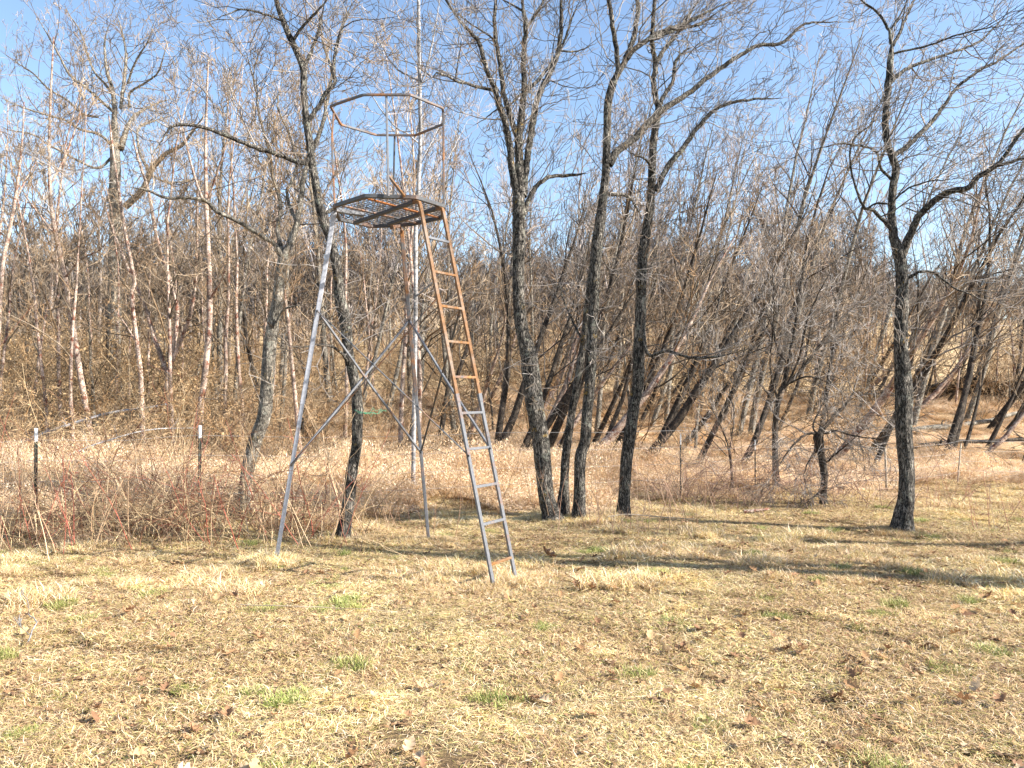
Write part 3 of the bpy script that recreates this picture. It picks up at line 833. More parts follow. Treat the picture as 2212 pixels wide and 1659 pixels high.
# F
hero('lichened_tree', 'dark trunk with yellow lichen on its sunny side, rightmost of the grouped trunks', 10.2,
     [(1347, 1124, 30), (1348, 1080, 25), (1350, 1050, 25), (1354, 990, 25), (1362, 930, 25), (1370, 870, 25), (1378, 830, 24), (1380, 750, 24), (1384, 670, 22), (1386, 590, 22), (1392, 529, 21), (1404, 453, 18), (1408, 378, 17), (1412, 302, 16), (1423, 234, 15)],
     [([(1423, 236, 14), (1412, 181, 12), (1417, 144, 12), (1415, 128, 11), (1408, 91, 10), (1412, 38, 9), (1414, 0, 8), (1416, -40, 6)], -0.2),
      ([(1416, 136, 10), (1433, 110, 9), (1452, 87, 8), (1463, 72, 7), (1490, 30, 5), (1510, 0, 4)], 0.3),
      ([(1418, 412, 13), (1433, 378, 12), (1452, 348, 12), (1475, 321, 11), (1500, 285, 10), (1540, 240, 8), (1580, 222, 7), (1630, 214, 5), (1690, 212, 3)], 0.4),
      ([(1424, 230, 10), (1436, 204, 9), (1452, 178, 8), (1460, 132, 7), (1480, 110, 4), (1500, 100, 3)], 0.3),
      ([(1414, 378, 8), (1395, 345, 6), (1360, 330, 4)], -0.4),
      ([(1386, 700, 9), (1400, 765, 8), (1440, 758, 7), (1490, 772, 6), (1550, 770, 4), (1620, 752, 3)], -0.6)],
     M_bark, M_twig, 14, low_twigs=26, trop=(0.35, 0, 0.4), lean=(0.3, 0, 0.1))
# G
gx_ = lambda X, Y, w: (1622 + X * 0.3779, Y * 0.3779, w * 0.3779)
hero('lone_right_tree', 'crooked dark tree standing alone at the right with limbs reaching right over the field', 9.4,
     [(1948, 1146, 42), (1952, 1110, 36), (1957, 1087, 34), (1959, 1027, 32), (1955, 967, 32), (1952, 907, 35), (1952, 847, 36), (1948, 787, 30), (1946, 727, 28), (1948, 667, 26), (1949, 627, 24), (1946, 567, 25), (1940, 541, 26)],
     [([gx_(842, 1432, 58), gx_(812, 1320, 48), gx_(805, 1150, 44), gx_(815, 1050, 44), gx_(828, 950, 42), gx_(800, 880, 40), gx_(770, 760, 38), gx_(770, 620, 36), gx_(788, 460, 38), gx_(800, 330, 34), gx_(806, 240, 28)], 0.1),
      ([gx_(800, 250, 20), gx_(790, 180, 18), gx_(720, 70, 14), gx_(630, 0, 10), gx_(570, -60, 6)], 0.0),
      ([gx_(812, 260, 22), gx_(850, 190, 19), gx_(890, 90, 16), gx_(935, 0, 13), gx_(960, -90, 8)], 0.2),
      ([gx_(797, 175, 13), gx_(850, 90, 11), gx_(895, 0, 8)], 0.0),
      ([gx_(862, 1445, 44), gx_(920, 1320, 42), gx_(960, 1240, 40), gx_(1050, 1150, 38), gx_(1150, 1090, 36), gx_(1240, 1075, 32), gx_(1300, 1010, 30), gx_(1400, 950, 26), gx_(1480, 850, 22), gx_(1561, 740, 18), gx_(1680, 640, 12)], -0.6),
      ([gx_(1400, 950, 20), gx_(1480, 930, 17), gx_(1561, 905, 15), gx_(1700, 900, 8)], -0.6),
      ([gx_(815, 890, 30), gx_(900, 830, 28), gx_(1030, 700, 24), gx_(1100, 610, 20), gx_(1180, 500, 18), gx_(1310, 400, 16), gx_(1400, 360, 14), gx_(1561, 250, 11), gx_(1700, 180, 7)], 0.5),
      ([gx_(800, 470, 26), gx_(880, 400, 20), gx_(1000, 350, 18), gx_(1150, 300, 15), gx_(1300, 240, 12), gx_(1400, 150, 10), gx_(1480, 50, 7)], 0.3),
      ([gx_(806, 310, 14), gx_(860, 295, 13), gx_(1000, 265, 12), gx_(1150, 210, 10), gx_(1300, 170, 9), gx_(1561, 130, 6)], -0.4),
      ([gx_(822, 1335, 26), gx_(750, 1250, 22), gx_(690, 1190, 20), gx_(650, 1190, 18), gx_(600, 1070, 13), gx_(570, 950, 12), gx_(572, 840, 11), gx_(600, 780, 10), gx_(680, 720, 8), gx_(745, 660, 4)], -0.4),
      ([gx_(670, 1190, 12), gx_(730, 1160, 12), gx_(800, 1165, 12), gx_(880, 1090, 11), gx_(1000, 1040, 9), gx_(1200, 1020, 5)], -0.5),
      ([gx_(800, 1025, 18), gx_(740, 950, 16), gx_(720, 870, 14), gx_(650, 840, 13), gx_(530, 820, 11), gx_(430, 840, 8), gx_(350, 860, 5)], -0.5),
      ([gx_(870, 1605, 20), gx_(960, 1555, 17), gx_(1050, 1560, 15), gx_(1150, 1640, 12), gx_(1250, 1680, 8), gx_(1330, 1720, 4)], -0.4),
      ([gx_(890, 1190, 9), gx_(980, 1220, 8), gx_(1060, 1190, 6), gx_(1150, 1100, 3)], 0.3)],
     M_bark, M_twig, 15, low_twigs=34, trop=(0.45, 0, 0.35), lean=(0.35, 0, 0.0), L=1.1)
# B: bent trunk behind the tripod
hero('bent_tree', 'snaking trunk rising just behind the tripod stand and crossing above its left side', 8.75,
     [(738, 1172, 30), (748, 1118, 26), (755, 1067, 26), (761, 1012, 24), (769, 970, 22), (772, 907, 23), (769, 843, 22), (759, 793, 22), (752, 759, 22), (746, 695, 24), (735, 645, 23), (729, 590, 21), (720, 540, 20), (708, 500, 19), (697, 474, 19), (686, 421, 18), (679, 381, 17), (672, 340, 17), (668, 303, 16), (662, 266, 15), (656, 200, 14), (655, 150, 14), (640, 110, 13), (628, 85, 13), (610, 40, 12), (598, 5, 10), (590, -40, 8)],
     [([(672, 335, 12), (660, 352, 11), (630, 345, 10), (600, 333, 10), (553, 319, 10), (529, 310, 9), (491, 295, 9), (453, 278, 8), (412, 270, 7), (374, 272, 6), (355, 295, 4), (327, 336, 3)], -0.7),
      ([(664, 262, 11), (682, 238, 10), (704, 203, 9), (722, 179, 8), (722, 130, 7), (735, 70, 6), (760, 10, 4)], 0.4),
      ([(688, 455, 10), (705, 459, 9), (730, 446, 7), (760, 430, 3)], 0.3),
      ([(655, 150, 9), (672, 110, 7), (690, 60, 6), (700, 10, 4)], 0.2),
      ([(632, 92, 8), (660, 50, 6), (690, 20, 5), (720, -20, 3)], -0.2),
      ([(612, 45, 6), (570, 30, 5), (520, 20, 4), (470, 40, 3)], -0.3),
      ([(757, 790, 8), (730, 755, 6), (690, 745, 5), (650, 752, 3)], -0.5)],
     M_bark, M_twig, 16, low_twigs=26, trop=(0.1, 0, 0.4))
# A: pale trunk on the left
hero('pale_leaning_tree', 'stout pale-barked trunk leaning right, behind the brambles left of the tripod stand', 10.4,
     [(526, 1135, 27), (528, 1070, 25), (536, 1010, 26), (552, 950, 28), (570, 900, 28), (577, 830, 27), (581, 770, 28), (588, 710, 25), (600, 650, 24), (606, 590, 22), (612, 555, 22)],
     [([(610, 560, 17), (625, 530, 15), (640, 485, 13), (650, 430, 12), (656, 385, 11), (672, 330, 10), (690, 290, 9), (703, 240, 8), (712, 190, 7), (716, 150, 6), (700, 100, 5), (690, 40, 4)], 0.6),
      ([(610, 565, 13), (595, 530, 11), (575, 515, 10), (553, 502, 10), (510, 476, 9), (468, 457, 9), (446, 434, 8), (408, 427, 7), (359, 427, 6), (321, 412, 5), (280, 404, 3)], -0.5),
      ([(612, 552, 11), (600, 500, 9), (605, 440, 8), (590, 380, 7), (580, 320, 6), (560, 250, 5), (550, 180, 4), (530, 110, 3)], 0.8),
      ([(640, 480, 8), (620, 420, 7), (640, 360, 6), (625, 290, 5), (600, 230, 4), (610, 170, 3)], 1.2),
      ([(585, 735, 8), (600, 690, 6), (620, 665, 5), (650, 660, 3)], -0.2)],
     M_bark_pale, M_twig_tan, 17, low_twigs=16, nb=5, L=0.95)
# H: white pole birch
hero('white_birch', 'straight thin white birch stem rising behind the right side of the tripod platform', 12.5,
     [(892, 1040, 9), (894, 940, 9), (896, 800, 9), (898, 650, 9), (898, 500, 9), (903, 420, 9), (908, 300, 8), (907, 200, 8), (905, 100, 8), (904, -10, 7), (903, -90, 5)],
     [([(905, 310, 4), (880, 290, 3), (850, 270, 3), (815, 225, 2.5), (790, 180, 2), (760, 130, 1)], -0.5),
      ([(908, 345, 3), (925, 320, 3), (945, 280, 2.5), (960, 230, 2), (985, 170, 1)], 0.6),
      ([(906, 175, 4), (860, 150, 4), (830, 110, 3), (800, 30, 2)], 0.3),
      ([(907, 190, 4), (925, 130, 4), (940, 60, 3), (950, 0, 2)], -0.3),
      ([(902, 425, 4), (930, 395, 3.5), (952, 372, 3), (985, 310, 2), (1010, 260, 1)], 0.5),
      ([(898, 640, 4), (930, 615, 3), (970, 560, 2)], -0.3)],
     M_white, M_twig_pale, 18, every=0.3, L=0.9, bark=0.01, sides=12, low_twigs=14, trop=(0.1, 0, 0.6))
# I: multi-stemmed small tree on the right
ix = lambda X, Y, w: (1548.3 + X * 0.4, 626.7 + Y * 0.4, w * 0.4)
hero('vase_shaped_tree', 'small dark tree splitting into a fan of stems, left of the snag', 13.4,
     [ix(325, 1080, 40), ix(318, 960, 34), ix(315, 850, 32), ix(318, 700, 32), ix(330, 610, 32), ix(355, 530, 32)],
     [([ix(355, 535, 26), ix(380, 430, 24), ix(400, 330, 22), ix(425, 200, 20), ix(440, 50, 17), ix(470, -100, 13), ix(520, -260, 8)], 0.3),
      ([ix(358, 530, 22), ix(440, 450, 20), ix(520, 350, 18), ix(600, 240, 15), ix(720, 110, 11), ix(840, 0, 7)], 0.6),
      ([ix(330, 590, 14), ix(300, 490, 12), ix(290, 380, 10), ix(300, 250, 9), ix(310, 80, 7), ix(300, -120, 4)], -0.4),
      ([ix(345, 560, 14), ix(400, 470, 13), ix(450, 350, 12), ix(480, 200, 10), ix(540, 40, 8), ix(640, -150, 5)], -0.5),
      ([ix(325, 620, 12), ix(260, 540, 10), ix(200, 470, 8), ix(120, 430, 6), ix(40, 400, 3)], -0.6),
      ([ix(360, 520, 12), ix(470, 470, 10), ix(560, 480, 8), ix(650, 530, 6), ix(690, 600, 4)], -0.5),
      ([ix(390, 400, 12), ix(330, 330, 10), ix(300, 200, 8), ix(240, 60, 5)], 0.4)],
     M_bark_dark, M_twig, 19, sides=12, every=0.13, L=0.9, trop=(0.2, 0, 0.5), nb=5, rmin=0.003)
# J: twisted stump-like tree
hero('twisted_snag', 'stubby twisted snag with tangled drooping shoots, left of the lone right tree', 11.5,
     [ix(578, 1165, 34), ix(578, 1090, 30), ix(582, 1000, 40), ix(570, 920, 38), ix(560, 860, 44), ix(548, 800, 54), ix(552, 765, 50)],
     [([ix(555, 770, 26), ix(610, 710, 22), ix(660, 650, 18), ix(720, 590, 13), ix(760, 480, 8)], 0.3),
      ([ix(545, 775, 18), ix(480, 780, 14), ix(400, 850, 11), ix(340, 940, 6)], -0.5),
      ([ix(560, 780, 14), ix(640, 760, 12), ix(760, 790, 9), ix(880, 800, 6), ix(960, 770, 3)], -0.4),
      ([ix(575, 1050, 16), ix(545, 1100, 13), ix(500, 1130, 8), ix(470, 1160, 5)], -0.3),
      ([ix(590, 930, 12), ix(650, 880, 9), ix(720, 820, 6), ix(800, 740, 4)], -0.3),
      ([ix(550, 790, 12), ix(520, 740, 10), ix(540, 680, 8), ix(600, 560, 6), ix(640, 420, 3)], 0.4),
      ([ix(560, 850, 10), ix(510, 900, 8), ix(470, 1000, 6), ix(500, 1100, 4)], -0.3)],
     M_bark_dark, M_twig, 20, sides=12, every=0.08, L=0.75, trop=(0, 0, -0.25), nb=5, depth=2, rmin=0.0025)
# K: thin sapling
hero('forked_sapling', 'thin sapling with a wide Y fork standing in the straw grass', 12.6,
     [ix(88, 1070, 16), ix(78, 950, 14), ix(66, 855, 14)],
     [([ix(66, 858, 9), ix(40, 780, 8), ix(0, 690, 7), ix(-60, 600, 4)], -0.3), ([ix(68, 858, 10), ix(84, 780, 9), ix(92, 650, 8), ix(70, 560, 6), ix(60, 440, 3)], 0.3),
      ([ix(66, 870, 6), ix(20, 800, 5), ix(-60, 780, 4), ix(-120, 860, 2)], -0.4)],
     M_bark_dark, M_twig, 21, sides=8, every=0.14, L=0.6, bark=0.02)

# left birches and the big oak far behind
def simple(name, label, D, trunk, limbs, mat, tw, seed, **k):
    kw = dict(sides=10, bark=0.03, every=0.24, L=1.5, tw_r=0.012, drift=1.2, rmin=0.005, depth=2, nb=4)
    kw.update(k)
    return hero(name, label, D, trunk, limbs, mat, tw, seed, **kw)
simple('birch_tree', 'slim pale birch with peeling bark curving left up past the bare oak, at the left', 20,
       [(200, 985, 14), (194, 934, 13), (184, 870, 12), (174, 814, 12), (164, 750, 12), (152, 670, 11), (138, 590, 10), (121, 510, 9), (110, 434, 8), (106, 340, 6), (108, 245, 5), (112, 150, 4), (116, 80, 2)],
       [([(121, 510, 5), (90, 470, 4), (60, 430, 3), (30, 380, 2)], 1), ([(108, 400, 5), (140, 340, 4), (165, 270, 3), (180, 220, 2)], 1), ([(140, 600, 5), (175, 560, 4), (215, 540, 3), (250, 500, 2)], -1)], M_birch, M_twig_tan, 31)
simple('birch_tree', 'peeling birch dividing low into three pale stems, left of the pale leaning trunk', 21,
       [(369, 985, 17), (368, 894, 15), (362, 830, 14), (366, 800, 13)],
       [([(364, 825, 11), (348, 770, 10), (332, 726, 9), (316, 670, 8), (290, 610, 7), (260, 540, 6), (235, 470, 4), (215, 400, 2)], 1),
        ([(367, 800, 10), (378, 730, 9), (382, 680, 9), (374, 626, 8), (340, 520, 7), (321, 415, 6), (298, 340, 5), (279, 264, 3)], 0.5),
        ([(368, 790, 9), (395, 725, 8), (408, 690, 8), (420, 630, 7), (425, 540, 6), (426, 430, 5), (430, 330, 3)], -0.6)], M_birch, M_twig_tan, 32)
simple('birch_tree', 'thin straight birch between the curving birch and the three-stemmed birch', 19,
       [(311, 990, 13), (308, 930, 11), (304, 814, 10), (296, 742, 9), (284, 630, 8), (291, 612, 8), (272, 510, 7), (260, 434, 6), (246, 340, 5), (235, 250, 3)],
       [([(296, 742, 4), (270, 700, 3), (240, 660, 2)], 0.6)], M_birch, M_twig_tan, 33)
simple('birch_tree', 'tall straight birch with reddish bark near its foot, left of the pale leaning trunk', 18,
       [(432, 985, 15), (432, 894, 14), (440, 830, 13), (452, 710, 12), (452, 604, 11), (446, 453, 9), (444, 340, 7), (446, 226, 5), (450, 130, 3)],
       [([(446, 453, 6), (420, 380, 5), (400, 300, 4), (380, 220, 2)], 1), ([(446, 440, 5), (470, 370, 4), (490, 300, 3), (500, 220, 2)], -1), ([(452, 650, 5), (480, 600, 4), (500, 540, 3)], -0.8)], M_birch, M_twig_tan, 34)
simple('birch_tree', 'pale birch leaning right at the left edge of the picture', 19,
       [(-20, 1000, 13), (-8, 800, 11), (4, 589, 9), (20, 500, 8), (38, 396, 6), (48, 300, 4), (52, 220, 2)],
       [([(20, 500, 4), (0, 440, 3), (-20, 380, 2)], 1), ([(30, 440, 4), (60, 380, 3), (90, 330, 2)], 1)], M_birch, M_twig_tan, 35)
ox = lambda X, Y, w: (X * 0.3777, Y * 0.3777, w * 0.3777)
oak = simple('oak_tree', 'large bare oak with a wide fan of limbs against the sky at the left', 30,
       [(250, 930, 32), (247, 800, 28), (248, 650, 27), ox(655, 1550, 70), ox(660, 1300, 66), ox(655, 1100, 62), ox(660, 950, 58), ox(655, 820, 50), ox(652, 720, 42)],
       [([ox(652, 730, 34), ox(655, 620, 28), ox(640, 500, 22), ox(610, 400, 17), ox(600, 300, 14), ox(600, 230, 10), ox(620, 150, 6)], 1),
        ([ox(650, 640, 20), ox(580, 580, 17), ox(490, 500, 15), ox(400, 430, 13), ox(340, 320, 11), ox(290, 230, 9), ox(220, 110, 6)], -2),
        ([ox(655, 560, 17), ox(600, 480, 15), ox(540, 410, 13), ox(500, 310, 12), ox(460, 180, 9), ox(400, 90, 6), ox(370, 30, 4)], 2),
        ([ox(690, 620, 20), ox(705, 500, 19), ox(718, 380, 17), ox(720, 300, 13), ox(700, 190, 9), ox(660, 60, 5)], 1),
        ([ox(730, 480, 14), ox(760, 390, 12), ox(800, 310, 11), ox(850, 230, 8), ox(880, 130, 5)], -1),
        ([ox(740, 620, 16), ox(745, 530, 14), ox(820, 480, 12), ox(900, 420, 10), ox(930, 340, 8), ox(960, 230, 5)], -1),
        ([ox(640, 830, 18), ox(570, 770, 16), ox(460, 740, 14), ox(380, 690, 12), ox(280, 660, 11), ox(150, 620, 9), ox(0, 560, 5)], -2),
        ([ox(560, 670, 14), ox(470, 650, 13), ox(380, 570, 12), ox(280, 510, 11), ox(190, 420, 9), ox(100, 360, 7), ox(0, 290, 4)], 2),
        ([ox(640, 900, 16), ox(560, 960, 15), ox(450, 920, 14), ox(340, 860, 13), ox(280, 830, 11), ox(190, 770, 9), ox(60, 745, 7), ox(0, 720, 5)], -1),
        ([ox(690, 850, 40), ox(740, 700, 22), ox(800, 640, 16), ox(900, 590, 10), ox(1000, 560, 5)], 2),
        ([ox(720, 1180, 40), ox(820, 1080, 36), ox(860, 980, 32), ox(950, 880, 26), ox(1040, 830, 20), ox(1110, 740, 12), ox(1180, 640, 6)], -2),
        ([ox(860, 1000, 14), ox(950, 1040, 12), ox(1060, 1035, 8), ox(1150, 1000, 4)], 1),
        ([ox(850, 980, 18), ox(800, 870, 16), ox(790, 740, 14), ox(860, 700, 11), ox(980, 660, 6)], 2)],
       M_bark_pale, M_twig_tan, 36, cat='tree', sides=14, every=0.32, L=1.9, tw_r=0.02, rmin=0.0055, depth=3, nb=3, trop=(0, 0, 0.55))

# ---------------------------------------------------------------- tree kinds for the thicket, copied one by one
def make_kind(kind, seed):
    r = np.random.default_rng(seed)
    T = Wood(); C = Wood()
    if kind == 'lean':        # dark birch leaning right
        H = r.uniform(8, 10.5); a = [0.38, 0.5, 0.66, 0.8, 0.6, 0.45, 0.72][seed % 7]
        d = np.array([math.sin(a), r.uniform(-0.15, 0.15), math.cos(a)])
        pts = branch_pts((0, 0, -0.1), d, H, 10, 0.06, (-0.25, 0, 0.15), r); rad = np.linspace(r.uniform(0.08, 0.15), 0.012, 11)
        nlim, t0, Ls, trop, spread, mat, tw = 12, 0.3, 2.9, (0.3, 0, 0.3), 0.5, M_bark_dark if seed % 3 else M_birch, M_twig_tan if seed % 2 else M_twig
    elif kind == 'birch':
        H = r.uniform(9, 11.5)
        d = np.array([r.uniform(-0.2, 0.15), 0, 1])
        pts = branch_pts((0, 0, -0.1), d, H, 10, 0.05, (0, 0, 0.2), r); rad = np.linspace(r.uniform(0.055, 0.08), 0.008, 11)
        nlim, t0, Ls, trop, spread, mat, tw = 15, 0.25, 2.1, (0, 0, 0.45), 0.62, M_birch, M_twig_tan
    elif kind == 'brown':
        H = r.uniform(8, 11)
        d = np.array([r.uniform(-0.15, 0.2), 0, 1])
        pts = branch_pts((0, 0, -0.1), d, H, 10, 0.07, (0, 0, 0.2), r); rad = np.linspace(r.uniform(0.07, 0.13), 0.01, 11)
        nlim, t0, Ls, trop, spread, mat, tw = 13, 0.22, 2.6, (0, 0, 0.2), 0.8, M_bark_dark if seed % 2 else M_bark_pale, M_twig_tan
    elif kind == 'lawn':
        H = 9.5; d = np.array([0.03, 0, 1])
        pts = branch_pts((0, 0, -0.1), d, H, 10, 0.03, (0, 0, 0.2), r); rad = np.linspace(0.2, 0.03, 11)
        nlim, t0, Ls, trop, spread, mat, tw = 12, 0.4, 2.6, (0, 0, 0.4), 0.7, M_bark, M_twig
    elif kind == 'pale':      # pale fine crown
        H = r.uniform(10, 13)
        d = np.array([r.uniform(-0.1, 0.25), 0, 1])
        pts = branch_pts((0, 0, -0.1), d, H, 10, 0.05, (0.05, 0, 0.2), r); rad = np.linspace(r.uniform(0.08, 0.11), 0.01, 11)
        nlim, t0, Ls, trop, spread, mat, tw = 15, 0.3, 2.8, (0.1, 0, 0.5), 0.55, M_bark_pale, M_twig_pale
    T.add(pts, rad, 9, 0.04)
    for i in range(nlim):
        t = t0 + (1 - t0) * (i + r.random()) / nlim
        k = min(int(t * 10), 9); f = t * 10 - k
        p = pts[k] * (1 - f) + pts[k + 1] * f; R = rad[k] * (1 - f) + rad[k + 1] * f
        dd = unit(pts[k + 1] - pts[k]); side = unit(np.cross(dd, r.normal(0, 1, 3)))
        nd = unit(dd * math.cos(spread) + side * math.sin(spread))
        grow(C, p, nd, Ls * (1.15 - 0.7 * t) * r.uniform(0.7, 1.2), min(R * 0.55, 0.03), 3, r, 0.19, trop, 0.7, 3.4, 0.0055, 0.62)
    tm = T.mesh('trunk', mat); cm = C.mesh('crown', tw, (0, 0, 0), True)
    return tm, cm

KINDS = {}
for kind, seeds in (('lean', (1, 2, 3, 4, 5, 23, 27)), ('birch', (6, 7, 8)), ('brown', (9, 10, 11, 12)), ('pale', (13, 14, 15)), ('lawn', (21, 22))):
    KINDS[kind] = [make_kind(kind, s) for s in seeds]

NAMES = {'lawn': 'lawn_tree', 'lean': 'leaning_birch', 'birch': 'birch_tree', 'brown': 'thicket_tree', 'pale': 'pale_crowned_tree'}
GROUPS = {'lawn': 'bare trees on the lawn past the right edge', 'lean': 'birches leaning right in the thicket', 'birch': 'upright birches in the thicket', 'brown': 'bare brown trees of the thicket', 'pale': 'pale fine-twigged trees of the thicket'}
MARKS = [(0, 'at the left edge'), (95, 'left of the curving birch'), (190, 'behind the curving birch'), (285, 'behind the big oak trunk'), (400, 'behind the three-stemmed birch'),
         (520, 'left of the pale leaning trunk'), (640, 'right of the pale leaning trunk'), (770, 'behind the bent trunk'), (880, 'between bent trunk and white birch'),
         (990, 'behind the white birch'), (1090, 'behind the ladder'), (1180, 'behind the forked trunk'), (1260, 'left of the tall dark trunk'), (1360, 'left of the lichened trunk'),
         (1480, 'right of the lichened trunk'), (1580, 'left of the forked sapling'), (1670, 'behind the fan-stemmed tree'), (1780, 'behind the twisted snag'), (1930, 'left of the lone right tree'),
         (2060, 'right of the lone right tree'), (2200, 'near the right edge')]
def where(x, y):
    v = 1106 + x / y * FPX
    for m, t in MARKS:
        if v < m: return t
    return 'past the right edge'
DESC = {'lawn': 'bare lawn tree', 'lean': 'dark right-leaning birch', 'birch': 'upright pale birch', 'brown': 'bare brown tree', 'pale': 'pale fine-twigged tree'}
def depthword(y): return 'near row' if y < 21 else ('middle row' if y < 32 else 'back row')
def place(kind, x, y, s, rz, tilt=(0, 0)):
    tm, cm = KINDS[kind][random.randrange(len(KINDS[kind]))]
    root = empty(NAMES[kind], (x, y, gz(x, y)), f'{"tall " if s > 0.9 else "short "}{DESC[kind]}, {depthword(y)}, {where(x, y)}', 'tree', GROUPS[kind])
    root.rotation_euler = (tilt[0], tilt[1], rz); root.scale = (s, s, s)
    for nm, me in (('trunk', tm), ('crown', cm)):
        c = bpy.data.objects.new(nm, me); COL.objects.link(c); c.parent = root
    return root
def at_v(v, y): return (v - 1106) / FPX * y
# leaning birches, right half
rs = random.Random(5)
for i in range(68):
    v = 1120 + (2360 - 1120) * (i + rs.random()) / 68
    y = rs.choice([16.5, 19, 22, 26, 31, 37]) * rs.uniform(0.93, 1.07)
    place('lean', at_v(v - (60 if y < 24 else 20), y), y, rs.uniform(0.42, 0.8), rs.uniform(-0.6, 0.6))
for i in range(10):    # a few in the middle that lean less
    v = 930 + 30 * i + rs.uniform(-20, 20); y = rs.uniform(17, 28)
    place('lean', at_v(v, y), y, rs.uniform(0.45, 0.75), rs.uniform(-0.5, 0.5), (0, -0.25))
for i in range(26):    # upright birches left
    v = -80 + 1000 * (i + rs.random()) / 26; y = rs.uniform(17, 36)
    place('birch', at_v(v, y), y, rs.uniform(0.75, 1.05), rs.uniform(0, 6.28))
for i in range(8):
    v = 1700 + 560 * (i + rs.random()) / 8; y = rs.uniform(24, 36)
    place('birch', at_v(v, y), y, rs.uniform(0.7, 0.95), rs.uniform(0, 6.28))
for i in range(44):    # brown trees left and centre
    v = -150 + 1750 * (i + rs.random()) / 44; y = rs.uniform(19, 44)
    place('brown', at_v(v, y), y, rs.uniform(0.6, 0.85) * (0.85 if v > 1000 else 1) * (0.9 if v < 400 else 1), rs.uniform(0, 6.28))
for i in range(22):    # pale crowns centre
    v = 380 + 1250 * (i + rs.random()) / 22; y = rs.uniform(22, 36)
    place('pale', at_v(v, y), y, rs.uniform(0.75, 1.05), rs.uniform(-0.6, 0.6))
for i in range(11):    # fine pale crowns against the sky at the right
    v = 1380 + 860 * (i + rs.random()) / 11; y = rs.uniform(23, 33)
    place('pale', at_v(v - 60, y), y, rs.uniform(0.75, 1.0), rs.uniform(-0.6, 0.6), (0, 0.22))
# trees outside the frame on the right whose shadows cross the lawn
for (x, y, s, rz, kd) in ((8.6, 5.25, 1.0, 0.4, 'lawn'), (9.7, 5.2, 0.85, 1.2, 'lawn'), (13.5, 6.2, 0.9, 2.1, 'lawn')):
    r_ = place(kd, x, y, s, rz); r_['label'] = 'bare tree standing on the lawn just outside the picture to the right'

# understory: bare brush, and oak brush that kept its leaves
def shrub(seed, leaves=0, h=2.2, trop=(0, 0, 0.05)):
    r = np.random.default_rng(seed); W = Wood()
    for i in range(9):
        a = r.uniform(0, 6.28); t = r.uniform(0.1, 0.75)
        d = np.array([math.cos(a) * math.sin(t), math.sin(a) * math.sin(t), math.cos(t)])
        grow(W, r.normal(0, 0.12, 3) * [1, 1, 0], d, h * r.uniform(0.6, 1.1), r.uniform(0.008, 0.017), 3, r, 0.24, trop, 0.8, 3.3, 0.0048, 0.6)
    v, f, c = W.arrays()
    c = c * np.array([0.42, 0.31, 0.19])[None]
    faces = f
    if leaves:
        tips = v[r.integers(0, len(v), leaves)] + r.normal(0, 0.03, (leaves, 3))
        u = r.normal(0, 1, (leaves, 3)); u /= np.linalg.norm(u, axis=1, keepdims=True)
        w = np.cross(u, r.normal(0, 1, (leaves, 3))); w /= np.linalg.norm(w, axis=1, keepdims=True)
        s = r.uniform(0.02, 0.045, (leaves, 1))
        lv = np.stack([tips - u * s, tips + w * s * 0.55, tips + u * s, tips - w * s * 0.55], 1).reshape(-1, 3)
        q = np.arange(leaves)[:, None] * 4 + np.arange(4)[None, :] + len(v)
        lc = np.repeat(np.array([[0.46, 0.31, 0.16]]) * r.uniform(0.6, 1.3, (leaves, 1)), 4, axis=0)
        v = np.vstack([v, lv]); c = np.vstack([c, lc]); faces = [np.concatenate([f[0], q])] + f[1:]
    return mesh_np('brush', v, faces, M_leaf, False, c)
brush = [shrub(41), shrub(42), shrub(43, 0, 1.6), shrub(44, 450), shrub(45, 700, 2.6), shrub(46, 0, 3.0)]
bx, by, bi, bs = [], [], [], []
for _ in range(430):
    y = 14.5 + 36 * rng.random(); x = rng.uniform(-1, 1) * (y * 0.66 + 1)
    if x > 2.5 and y < 17: continue
    if x > 0.42 * y and rng.random() < 0.35: continue
    v = 1106 + x / y * FPX
    if v > 700 and y < 27 and rng.random() < 0.75: continue
    bx.append(x); by.append(y); bs.append(rng.uniform(0.6, 1.3) * (0.7 if y < 18 else 1))
    bi.append(rng.choice([3, 4, 0, 1, 2, 5], p=[.3, .22, .12, .12, .12, .12]) if v < 420 else rng.choice([0, 1, 2, 5, 3], p=[.26, .26, .2, .2, .08]))
bx, by, bs = map(np.array, (bx, by, bs))
rt = np.zeros((len(bx), 3)); rt[:, 2] = rng.uniform(0, 6.28, len(bx))
scatter('undergrowth', brush, np.stack([bx, by, ground_z(bx, by)], -1), rt, np.stack([bs, bs, bs], -1), bi,
        'tangled leafless undergrowth with some clinging brown leaves among the trees', 'undergrowth')

